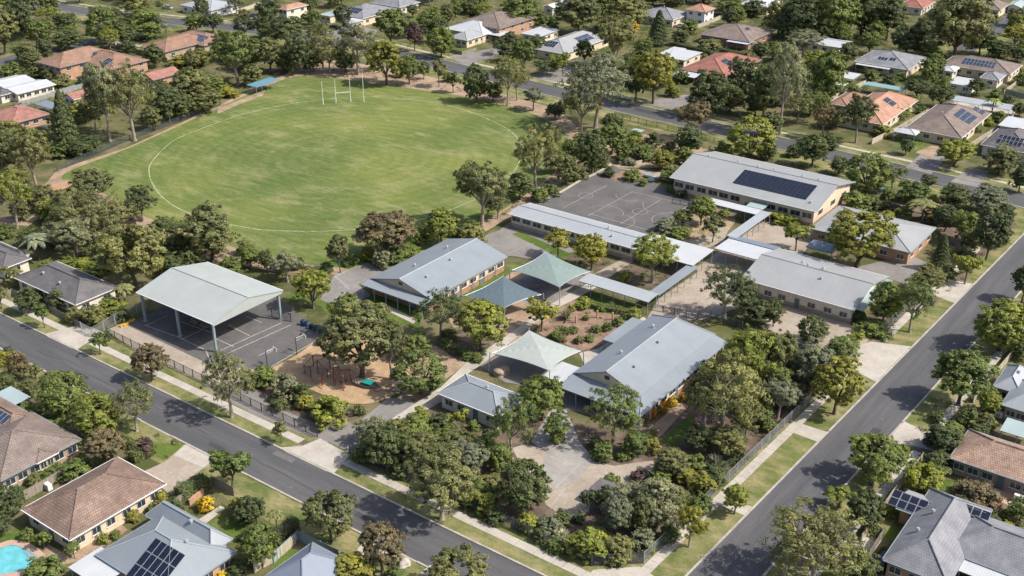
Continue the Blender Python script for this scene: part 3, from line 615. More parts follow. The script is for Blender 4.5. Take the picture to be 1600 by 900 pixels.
def module(root, rect, z, kind, roof, wall, o0, rise=None, over=.55, wins=(None, None), doors=0, base=None, capm=None, open_=False, ww=1.6, wh=1.15, sill=.95, dutch=None, gutter=True):
    """One block of a building: walls, pitched roof, ridge caps, gutter, windows and doors on its two sunny sides."""
    FOOT.append(tuple(rect)); x0, x1, y0, y1 = rect[0] - o0.x, rect[1] - o0.x, rect[2] - o0.y, rect[3] - o0.y
    W, D = x1 - x0, y1 - y0; tz = MT[roof]
    cs = [pix((rect[a], rect[b], q)) for a in (0, 1) for b in (2, 3) for q in (0, z + 1.5)]; BOX.append((min(c_[0] for c_ in cs), max(c_[0] for c_ in cs), min(c_[1] for c_ in cs), max(c_[1] for c_ in cs)))
    tile = roof in ('brown', 'taupe', 'tan', 'terra', 'orange', 'red', 'pink', 'char', 'gtile')
    ax = {'gx': 'x', 'hx': 'x', 'ghx': 'x', 'gy': 'y', 'hy': 'y', 'ghy': 'y'}.get(kind, 'x' if W >= D else 'y')
    half = (D if ax == 'x' else W) / 2
    rise = rise if rise is not None else half * math.tan(R(22 if tile else 17))
    wz = z - .16
    if kind == 'flat':
        g = Geo(); g.face([(x0, y0, z), (x1, y0, z), (x1, y1, z + rise), (x0, y1, z + rise)], [(x0, 0), (x1, 0), (x1, D), (x0, D)])
        g.face([(x0, y1, z + rise - .1), (x1, y1, z + rise - .1), (x1, y0, z - .1), (x0, y0, z - .1)])
        for a, b in (((x0, y0), (x1, y0)), ((x1, y0), (x1, y1)), ((x1, y1), (x0, y1)), ((x0, y1), (x0, y0))):
            za = z + (rise if a[1] == y1 else 0); zb = z + (rise if b[1] == y1 else 0); g.face([(*a, za - .1), (*b, zb - .1), (*b, zb), (*a, za)])
        ro = g.build('roof', tz, root); pl = {'S': ((x0 + W / 2, y0, z), (x0 + W / 2, y1, z + rise), W)}
    else:
        e0 = half if kind[0] == 'h' else 0; e1 = e0
        if kind in ('ghx', 'ghy'): ax = kind[2]; half = (D if ax == 'x' else W) / 2; e0, e1 = 0, half
        lim = (W if ax == 'x' else D) / 2 - .05
        e0, e1 = min(e0, lim), min(e1, lim)
        g, lines, pl = roof_shape(x0, x1, y0, y1, z, ax, rise, e0, e1)
        ro = g.build('roof', tz, root)
        for a, b in lines:
            c = Geo(); c.tube(Vector(a) + Vector((0, 0, .03)), Vector(b) + Vector((0, 0, .03)), .13 if tile else .1, None, 6)
            c.build('ridge_cap', capm or tz, ro)
        if gutter:
            c = Geo(); hh = .14
            if ax == 'x' or e0: c.box(x0, x1, y0 - .13, y0 - .003, z - hh, z - .01); c.box(x0, x1, y1 + .003, y1 + .13, z - hh, z - .01)
            if ax == 'y' or e0: c.box(x0 - .13, x0 - .003, y0, y1, z - hh, z - .01); c.box(x1 + .003, x1 + .13, y0, y1, z - hh, z - .01)
            tag(c.build('gutter', MT['whitep'] if wall in ('cream', 'offwhite') else MT['steel'], ro), kind='stuff')
    if open_: return ro, pl, (x0, x1, y0, y1)
    a0, a1, b0, b1 = x0 + over, x1 - over, y0 + over, y1 - over
    g = Geo(); cz = (rise * (1 - over / half)) if kind != 'flat' else 0
    top = wz + .05
    g.box(a0, a1, b0, b1, 0, top)
    if kind in ('gx', 'ghx'):
        for x in ((a0, a1) if kind == 'gx' else (a0,)):
            hgt = z + rise * (1 - .0) - .2; m_ = (b0 + b1) / 2
            g.face([(x, b0, top), (x, b1, top), (x, m_, hgt)] if x == a1 else [(x, b1, top), (x, b0, top), (x, m_, hgt)], [(b0, top), (b1, top), (m_, hgt)])
    if kind in ('gy', 'ghy'):
        for y in ((b0, b1) if kind == 'gy' else (b0,)):
            hgt = z + rise - .2; m_ = (a0 + a1) / 2
            g.face([(a0, y, top), (a1, y, top), (m_, y, hgt)] if y == b0 else [(a1, y, top), (a0, y, top), (m_, y, hgt)], [(a0, top), (a1, top), (m_, hgt)])
    wl = g.build('wall', MT[wall], root)
    if base:
        c = Geo(); c.box(a0 - .03, a1 + .03, b0 - .03, b1 + .03, 0, .95); c.build('brick_base', MT[base], root)
    st = 3.0; fl = [0.0] if z < 4.6 or wh > 1.4 else [0.0, z / 2]
    for fz in fl:
        for side, n in (('S', wins[0]), ('E', wins[1])):
            Lw = (a1 - a0) if side == 'S' else (b1 - b0)
            n = max(1, int(Lw / 3.4)) if n is None else n
            for i in range(n):
                f = (i + .5) / n + rnd.uniform(-.06, .06) / n; w_ = ww if n * ww < Lw * .8 else Lw * .8 / n
                if doors and i == n // 2 and fz == 0 and side == 'S':
                    door(root, .95, 2.1, a0 + Lw * f, b0 - .035, 0.02, 'S')
                    continue
                hgt = wh; sl_ = sill + fz
                if sl_ + hgt > top: hgt = top - sl_ - .1
                if side == 'S': window(root, w_, hgt, a0 + Lw * f, b0 - .035, sl_, 'S', 3 if w_ > 2.4 else 2)
                else: window(root, w_, hgt, a1 + .035, b0 + Lw * f, sl_, 'E', 3 if w_ > 2.4 else 2)
    return ro, pl, (x0, x1, y0, y1)

def building(name, label, cat, mods, lm=None, group=None):
    """mods: (N, L, R, eave height, roof kind, roof, wall, options) with the three eave corners as the photo shows them."""
    rects = [rect3(*m[:3], m[3]) for m in mods]; r0 = rects[0]
    c = Vector(((r0[0] + r0[1]) / 2, (r0[2] + r0[3]) / 2, 0))
    root = empty(name, c, label, cat, group); out = []
    for m, rc in zip(mods, rects):
        kw = dict(m[7]) if len(m) > 7 else {}; sol = kw.pop('sol', []); vents = kw.pop('vents', [])
        ro, pl, lr = module(root, rc, m[3], m[4], m[5], m[6], c, **kw)
        for s in sol: solar(root, pl, *s)
        for (fx, fy) in vents:
            x = lr[0] + (lr[1] - lr[0]) * fx; y = lr[2] + (lr[3] - lr[2]) * fy
            best = 0
            for k_, (e, r_, L) in pl.items():
                e = Vector(e); r_ = Vector(r_); v = (r_ - e); h2 = Vector((v.x, v.y)); q = Vector((x - e.x, y - e.y)).dot(h2) / h2.length_squared
                if 0 <= q <= 1.02: best = e.z + v.z * q if not best else min(best, e.z + v.z * q)
            vent(root, (x, y, (best or m[3]) + .02))
        out.append((ro, pl, lr))
    if lm:
        q = pix((c.x, c.y, 2)); LMK.append((q[0], q[1], lm))
    return root, c, out

def posts(root, lr, z, nx, ny, r=.07, mat='steel', inset=.25, mesh=None):
    x0, x1, y0, y1 = lr; g = Geo(); g.tube((0, 0, 0), (0, 0, z - .1), r, r, 8); me = g.mesh('post', MT[mat])
    xs = [x0 + inset + (x1 - x0 - 2 * inset) * i / max(1, nx - 1) for i in range(nx)]
    ys = [y0 + inset + (y1 - y0 - 2 * inset) * i / max(1, ny - 1) for i in range(ny)]
    for i, x in enumerate(xs):
        for j, y in enumerate(ys):
            if i in (0, nx - 1) or j in (0, ny - 1): ob('post', me, root, (x, y, 0))

def canopy(name, label, N, L, Rr, z, roof, nx, ny, rise=.12, lm=None, cat='canopy', group='covered walkways', kind='flat'):
    rc = rect3(N, L, Rr, z); c = Vector(((rc[0] + rc[1]) / 2, (rc[2] + rc[3]) / 2, 0)); root = empty(name, c, label, cat, group)
    ro, pl, lr = module(root, rc, z, kind, roof, 'offwhite', c, rise=rise, open_=True)
    g = Geo(); x0, x1, y0, y1 = lr
    for y in (y0 + .25, y1 - .25): g.bar((x0 + .1, y, z - .2 + (rise if kind == 'flat' and y > 0 else 0)), (x1 - .1, y, z - .2 + (rise if kind == 'flat' and y > 0 else 0)), .1, .16)
    b = g.build('beam', MT['steel'], root); posts(root, lr, z, nx, ny)
    if lm: q = pix((c.x, c.y, 2)); LMK.append((q[0], q[1], lm))
    return root, c, lr

# --- the school
# covered outdoor court: wide gabled roof on tall steel columns
rc = rect3((332, 505), (211, 457), (443, 454), 6.2); c = Vector(((rc[0] + rc[1]) / 2, (rc[2] + rc[3]) / 2, 0))
cola = empty('covered_court', c, 'large open-sided court shelter with pale green gabled roof on tall columns', 'shelter')
ro, pl, lr = module(cola, rc, 6.2, 'gx', 'green', 'offwhite', c, rise=1.9, open_=True)
x0, x1, y0, y1 = lr; g = Geo(); m_ = (y0 + y1) / 2
g.face([(x1 - .12, y0 + .1, 5.55), (x1 - .12, y1 - .1, 5.55), (x1 - .12, y1 - .1, 6.05), (x1 - .12, m_, 7.9), (x1 - .12, y0 + .1, 6.05)], [(y0, 0), (y1, 0), (y1, .5), (m_, 2.3), (y0, .5)])
g.face([(x1 - .2, y0 + .1, 6.05), (x1 - .2, m_, 7.9), (x1 - .2, y1 - .1, 6.05), (x1 - .2, y1 - .1, 5.55), (x1 - .2, y0 + .1, 5.55)])
g.build('gable_panel', MT['green'], cola)
cg = Geo(); cg.box(-.2, .2, -.2, .2, 0, 6.0); cg.box(-.4, .4, -.4, .4, 0, .06); cm = cg.mesh('column', MT['steel'])
bays = [x0 + .7, (x0 + x1) / 2, x1 - .7]
for x in bays:
    for y in (y0 + .6, y1 - .6): ob('column', cm, cola, (x, y, 0.05))
    t = Geo(); t.bar((x, y0 + .6, 5.9), (x, m_, 7.7), .2, .35); t.bar((x, m_, 7.7), (x, y1 - .6, 5.9), .2, .35); t.bar((x, y0 + 3, 6.2), (x, y1 - 3, 6.2), .1); t.build('rafter', MT['steel'], cola)
for k in range(9):
    y = y0 + .5 + (y1 - y0 - 1) * k / 8; h = 6.2 - .3 + 1.9 * (1 - abs(y - m_) / ((y1 - y0) / 2)); t = Geo(); t.bar((x0 + .3, y, h), (x1 - .3, y, h), .08, .15); t.build('purlin', MT['gsteel'], cola)
q = pix((c.x, c.y, 3)); LMK.append((q[0], q[1], 'the covered court'))

# central classroom block with low front verandah
rA = rect3((661, 474), (560, 444), (795, 402), 3.1); c = Vector(((rA[0] + rA[1]) / 2, (rA[2] + rA[3]) / 2, 0))
A_ = empty('classroom_block', c, 'blue-grey roofed classroom block with front gable and low verandah beside the slate shade sail', 'school building')
def dutch(root, rect, o0, z, roof, wall, front, side, rise, base, nw, ne):
    """Gabled hall with a lower verandah roof across its front and, if side, along its sunny side."""
    x0, x1, y0, y1 = rect[0] - o0.x, rect[1] - o0.x, rect[2] - o0.y, rect[3] - o0.y; tz = MT[roof]
    mx1 = x1 - side; half = (mx1 - x0) / 2; mid = (x0 + mx1) / 2; yy = y0 + front; ez = z + .5 if side else z + .05
    rr = [rect[0], rect[1] - side, rect[2] + front, rect[3]]
    g, lines, pl = roof_shape(x0, mx1, yy, y1, ez, 'y', rise, 0, half * .45 if side else 0); ro = g.build('roof', tz, root)
    for a, b in lines:
        cc = Geo(); cc.tube(Vector(a) + Vector((0, 0, .03)), Vector(b) + Vector((0, 0, .03)), .12, None, 6); cc.build('ridge_cap', MT['pale'], ro)
    g = Geo(); zf = z - .25; zt = ez - .05
    g.face([(x0, y0, zf), (x1, y0, zf), (mx1, yy + .8, zt), (x0, yy + .8, zt)], [(x0, 0), (x1, 0), (mx1, front), (x0, front)])
    g.face([(x0, yy + .8, zt - .12), (mx1, yy + .8, zt - .12), (x1, y0, zf - .12), (x0, y0, zf - .12)])
    g.face([(x0, y0, zf - .12), (x1, y0, zf - .12), (x1, y0, zf), (x0, y0, zf)])
    g.face([(x0, yy + .8, zt - .12), (x0, y0, zf - .12), (x0, y0, zf), (x0, yy + .8, zt)])
    if not side: g.face([(x1, y0, zf - .12), (x1, yy + .8, zt - .12), (x1, yy + .8, zt), (x1, y0, zf)])
    g.build('verandah_roof', tz, root)
    if side:
        g = Geo()
        g.face([(x1, y0, zf), (x1, y1, zf), (mx1, y1, zt), (mx1, yy + .8, zt)], [(y0, 0), (y1, 0), (y1, side), (yy, side)])
        g.face([(mx1, yy + .8, zt - .12), (mx1, y1, zt - .12), (x1, y1, zf - .12), (x1, y0, zf - .12)]); g.face([(x1, y0, zf - .12), (x1, y1, zf - .12), (x1, y1, zf), (x1, y0, zf)])
        g.build('side_roof', tz, root)
        gg = Geo(); gg.bar((x1, y0, zf + .1), (mx1, yy + .8, zt + .05), .16, .1); gg.build('ridge_cap', MT['pale'], ro)
    a0, a1, b0, b1 = x0 + .6, (x1 - .5), yy, y1 - .6
    g = Geo(); g.box(a0, a1, b0, b1, 0, z - .3)
    gx0, gx1 = x0 + .5, mx1 - .5
    g.face([(gx0, b0 + .35, z - .3), (gx1, b0 + .35, z - .3), (gx1, b0 + .35, ez - .1), (mid, b0 + .35, ez + rise - .3), (gx0, b0 + .35, ez - .1)], [(gx0, 0), (gx1, 0), (gx1, .6), (mid, 3), (gx0, .6)])
    g.build('wall', MT[wall], root)
    cc = Geo(); cc.box(a0 - .03, a1 + .03, b0 - .03, b1 + .03, 0, 1.3); cc.build('brick_base', MT[base], root)
    for i in range(nw):
        window(root, 1.8, 1.2, a0 + (a1 - a0) * (i + .5) / nw, b0 - .06, 1.05, 'S')
    for i in range(ne):
        window(root, 2.0, 1.1, a1 + .06, b0 + (b1 - b0) * (i + .5) / ne, 1.4, 'E')
    for i in range(3): door(root, .95, 2.1, a0 + (a1 - a0) * (i + 1) / 4, b0 - .06, .02, 'S')
    for i in range(2): door(root, .95, 2.1, a1 + .06, b0 + (b1 - b0) * (i + 1) / 3, .02, 'E')
    gg = Geo(); gg.tube((0, 0, 0), (0, 0, zf - .1), .09, .09, 8); pm = gg.mesh('post', MT['steel'])
    for i in range(6): ob('post', pm, root, (x0 + .3 + (x1 - x0 - .6) * i / 5, y0 + .2, 0))
    if not side:
        for i in range(8): ob('post', pm, root, (x1 - .15, y0 + 1 + (y1 - y0 - 1.3) * i / 7, 0))
    lv = Geo(); lv.box(mid - .45, mid + .45, b0 + .27, b0 + .34, ez + rise * .35, ez + rise * .6); lv.build('gable_louvre', MT['dsteel'], root)
    for fx, fy in ((.35, .3), (.3, .75), (.62, .55), (.68, .2)):
        x = x0 + (mx1 - x0) * fx; hh = ez + rise * (1 - abs(x - mid) / half); vent(root, (x, yy + (y1 - yy) * fy, hh))
    return x0, x1, y0, y1
dutch(A_, rA, c, 3.1, 'blue', 'cream', 2.6, 0, 2.1, 'brickred', 5, 8)
gx = Geo()
q = pix((c.x, c.y, 3)); LMK.append((q[0], q[1], 'the classroom block with the front gable'))
# walkway posts along the sunny side of this block
rB = rect3((1007, 657), (877, 600), (1128, 530), 3.1); c = Vector(((rB[0] + rB[1]) / 2, (rB[2] + rB[3]) / 2, 0))
B_ = empty('administration_block', c, 'long blue-grey roofed block with cream gable and wrap-around verandah near the front garden', 'school building')
dutch(B_, rB, c, 3.1, 'blue', 'cream', 4.2, 2.6, 2.5, 'brickor', 5, 9)
q = pix((c.x, c.y, 3)); LMK.append((q[0], q[1], 'the verandah block')); LMK.append((950, 650, 'the verandah gable'))
building('office', 'small blue-grey hip-roofed cream building beside the concrete entry path', 'school building',
         [((775, 650), (682, 614), (826, 622), 2.9, 'hx', 'blue', 'offwhite', dict(rise=1.5, wins=(4, 2), doors=1, vents=[(.55, .6)], capm=MT['pale']))], 'the small hip-roofed office')
# long classroom wing between the two courts
root, c, out = building('classroom_wing', 'long narrow pale-roofed classroom wing alongside the marked ball court', 'school building',
         [((985, 388), (795, 333), (1024, 370), 3.2, 'gx', 'pale', 'offwhite', dict(rise=.7, wins=(11, 1), base='beigewall', ww=2.5, wh=1.1, sill=1.5, vents=[(.72, .6), (.8, .25)]))], 'the long classroom wing')
canopy('canopy', 'pale sheet canopy carrying on from the end of the long classroom wing', (1082, 414), (987, 389), (1117, 392), 3.1, 'white', 5, 3, .2, 'the pale canopy')
building('hall', 'big school hall with pale gabled roof carrying a dark solar array', 'school building',
         [((1272, 331), (1047, 276), (1340, 285), 4.3, 'gx', 'warm', 'cream', dict(rise=2.7, base='brickred', wins=(12, 3), ww=2.5, wh=1.3, sill=1.9, over=.9, doors=1, sol=[('S', 4, 18, .645, .56, 1.02, 1.62, 'd')],
            vents=[(.1, .55), (.3, .6), (.45, .56), (.55, .6), (.75, .57), (.93, .12), (.86, .56)]))], 'the big hall')
building('classroom_building', 'grey hip-roofed brick classroom behind the large yellow-green tree', 'school building',
         [((1420, 395), (1267, 356), (1465, 356), 3.1, 'hx', 'warm', 'brickor', dict(rise=2.1, wins=(6, 3), vents=[(.4, .65), (.52, .6)]))], 'the hip-roofed brick classroom')
building('library', 'wide pale grey gabled building facing the beige yard near the side street', 'school building',
         [((1332, 490), (1163, 430), (1387, 432), 3.5, 'gx', 'warm', 'offwhite', dict(rise=1.9, base='bricktan', wins=(7, 3), doors=1, over=.9, vents=[(.35, .6), (.42, .53), (.55, .55), (.6, .35)])),
          ((1348, 486), (1300, 472), (1395, 440), 3.0, 'flat', 'aqua', 'offwhite', dict(rise=.3, open_=True))], 'the wide grey library')
canopy('canopy', 'dull blue square shelter beside the yellow-green tree', (1301, 396), (1259, 385), (1313, 385), 2.9, 'slate', 2, 2, .15)
canopy('covered_walkway', 'white covered walkway in front of the hall', (1177, 336), (1103, 314), (1192, 329), 2.8, 'white', 6, 2, .1, 'the white walkway')
canopy('covered_walkway', 'grey covered walkway crossing from the hall to the white canopy', (1151, 372), (1135, 368), (1206, 333), 2.75, 'pale', 2, 7, .08)
canopy('canopy', 'white canopy beside the wide grey library', (1184, 407), (1117, 387), (1212, 391), 3.2, 'white', 5, 2, -.1)
canopy('covered_walkway', 'dark grey covered way behind the white canopy', (1213, 391), (1138, 371), (1222, 387), 2.7, 'slate', 4, 2, .05)
canopy('covered_walkway', 'grey covered walkway running past the beige yard to the verandah block', (1029, 462), (1014, 456), (1092, 417), 2.75, 'blue', 2, 7, .08, 'the grey covered walkway')
canopy('covered_walkway', 'grey covered walkway between the sage shade sail and the beige yard', (1011, 474), (906, 437), (1028, 461), 2.8, 'pale', 7, 2, .3)
canopy('awning', 'blue-grey lean-to awning on the garden side of the verandah block', (965, 538), (941, 530), (1010, 503), 2.7, 'blue', 2, 5, .1, group='awnings')
canopy('carport', 'white roofed carport between the mint shade sail and the verandah block', (878, 598), (844, 586), (908, 576), 2.6, 'white', 3, 3, .1, group='awnings')
canopy('awning', 'small aqua entry awning under the hall eave', (1192, 328), (1166, 321), (1204, 318), 3.0, 'aqua', 2, 2, .2, group='awnings')

def sail(name, label, corners, hs, mat, lm):
    """Four-cornered tensioned shade sail with sagging edges on four steel posts."""
    pts = [P(*q, h) for q, h in zip(corners, hs)]; c = sum(pts, Vector()) / 4; c.z = 0; root = empty(name, c, label, 'shade sail', 'shade sails')
    n = 12; vs_ = []; fs = []
    for i in range(n + 1):
        for j in range(n + 1):
            u, v = i / n, j / n; k = 0.13
            uu = u + (0.5 - u) * k * 4 * v * (1 - v) * 0 ; p = (pts[0] * (1 - u) + pts[1] * u) * (1 - v) + (pts[3] * (1 - u) + pts[2] * u) * v
            pull = .10 * (4 * u * (1 - u) * (abs(2 * v - 1) ** 6) + 4 * v * (1 - v) * (abs(2 * u - 1) ** 6)); ce = sum(pts, Vector()) / 4
            p = p + (ce - p) * pull; p.z += .85 * (1 - max(abs(2 * u - 1), abs(2 * v - 1))) ** 1.1; vs_.append(tuple(p - c))
    for i in range(n):
        for j in range(n): a = i * (n + 1) + j; fs.append((a, a + n + 1, a + n + 2, a + 1))
    m = bpy.data.meshes.new('sail_cloth'); m.from_pydata(vs_, [], fs); m.materials.append(MT[mat]); o = ob('sail_cloth', m, root)
    ed = Geo(); idx = [[i * (n + 1) for i in range(n + 1)], [n * (n + 1) + j for j in range(n + 1)], [i * (n + 1) + n for i in range(n + 1)], [j for j in range(n + 1)]]
    for l in idx: ed.path([vs_[k] for k in l], .035, 4)
    ed.build('edge_cable', MT['gsteel'], root)
    for p, h in zip(pts, hs):
        d = (p - sum(pts, Vector()) / 4); d.z = 0; d.normalize(); g = Geo(); b = p - c + d * .35; g.tube((b.x + d.x * .3, b.y + d.y * .3, 0), (b.x, b.y, h + .25), .1, .09, 8); g.tube((b.x, b.y, h + .05), p - c, .025, .025, 5)
        g.build('post', MT['gsteel'], root)
    q = pix((c.x, c.y, 2)); LMK.append((q[0], q[1], lm))
sail('shade_sail', 'sage green shade sail in the middle of the school yard', [(853, 393), (922, 424), (874, 449), (800, 422)], (4.3, 3.5, 3.7, 3.5), 'sailA', 'the sage shade sail')
sail('shade_sail', 'slate blue shade sail beside the classroom block', [(786, 431), (846, 460), (788, 481), (726, 462)], (4.3, 3.6, 3.9, 3.5), 'sailB', 'the slate shade sail')
sail('shade_sail', 'pale mint shade sail over the paved area behind the small office', [(827, 516), (908, 548), (858, 579), (769, 552)], (4.2, 3.7, 3.9, 3.7), 'sailC', 'the mint shade sail')

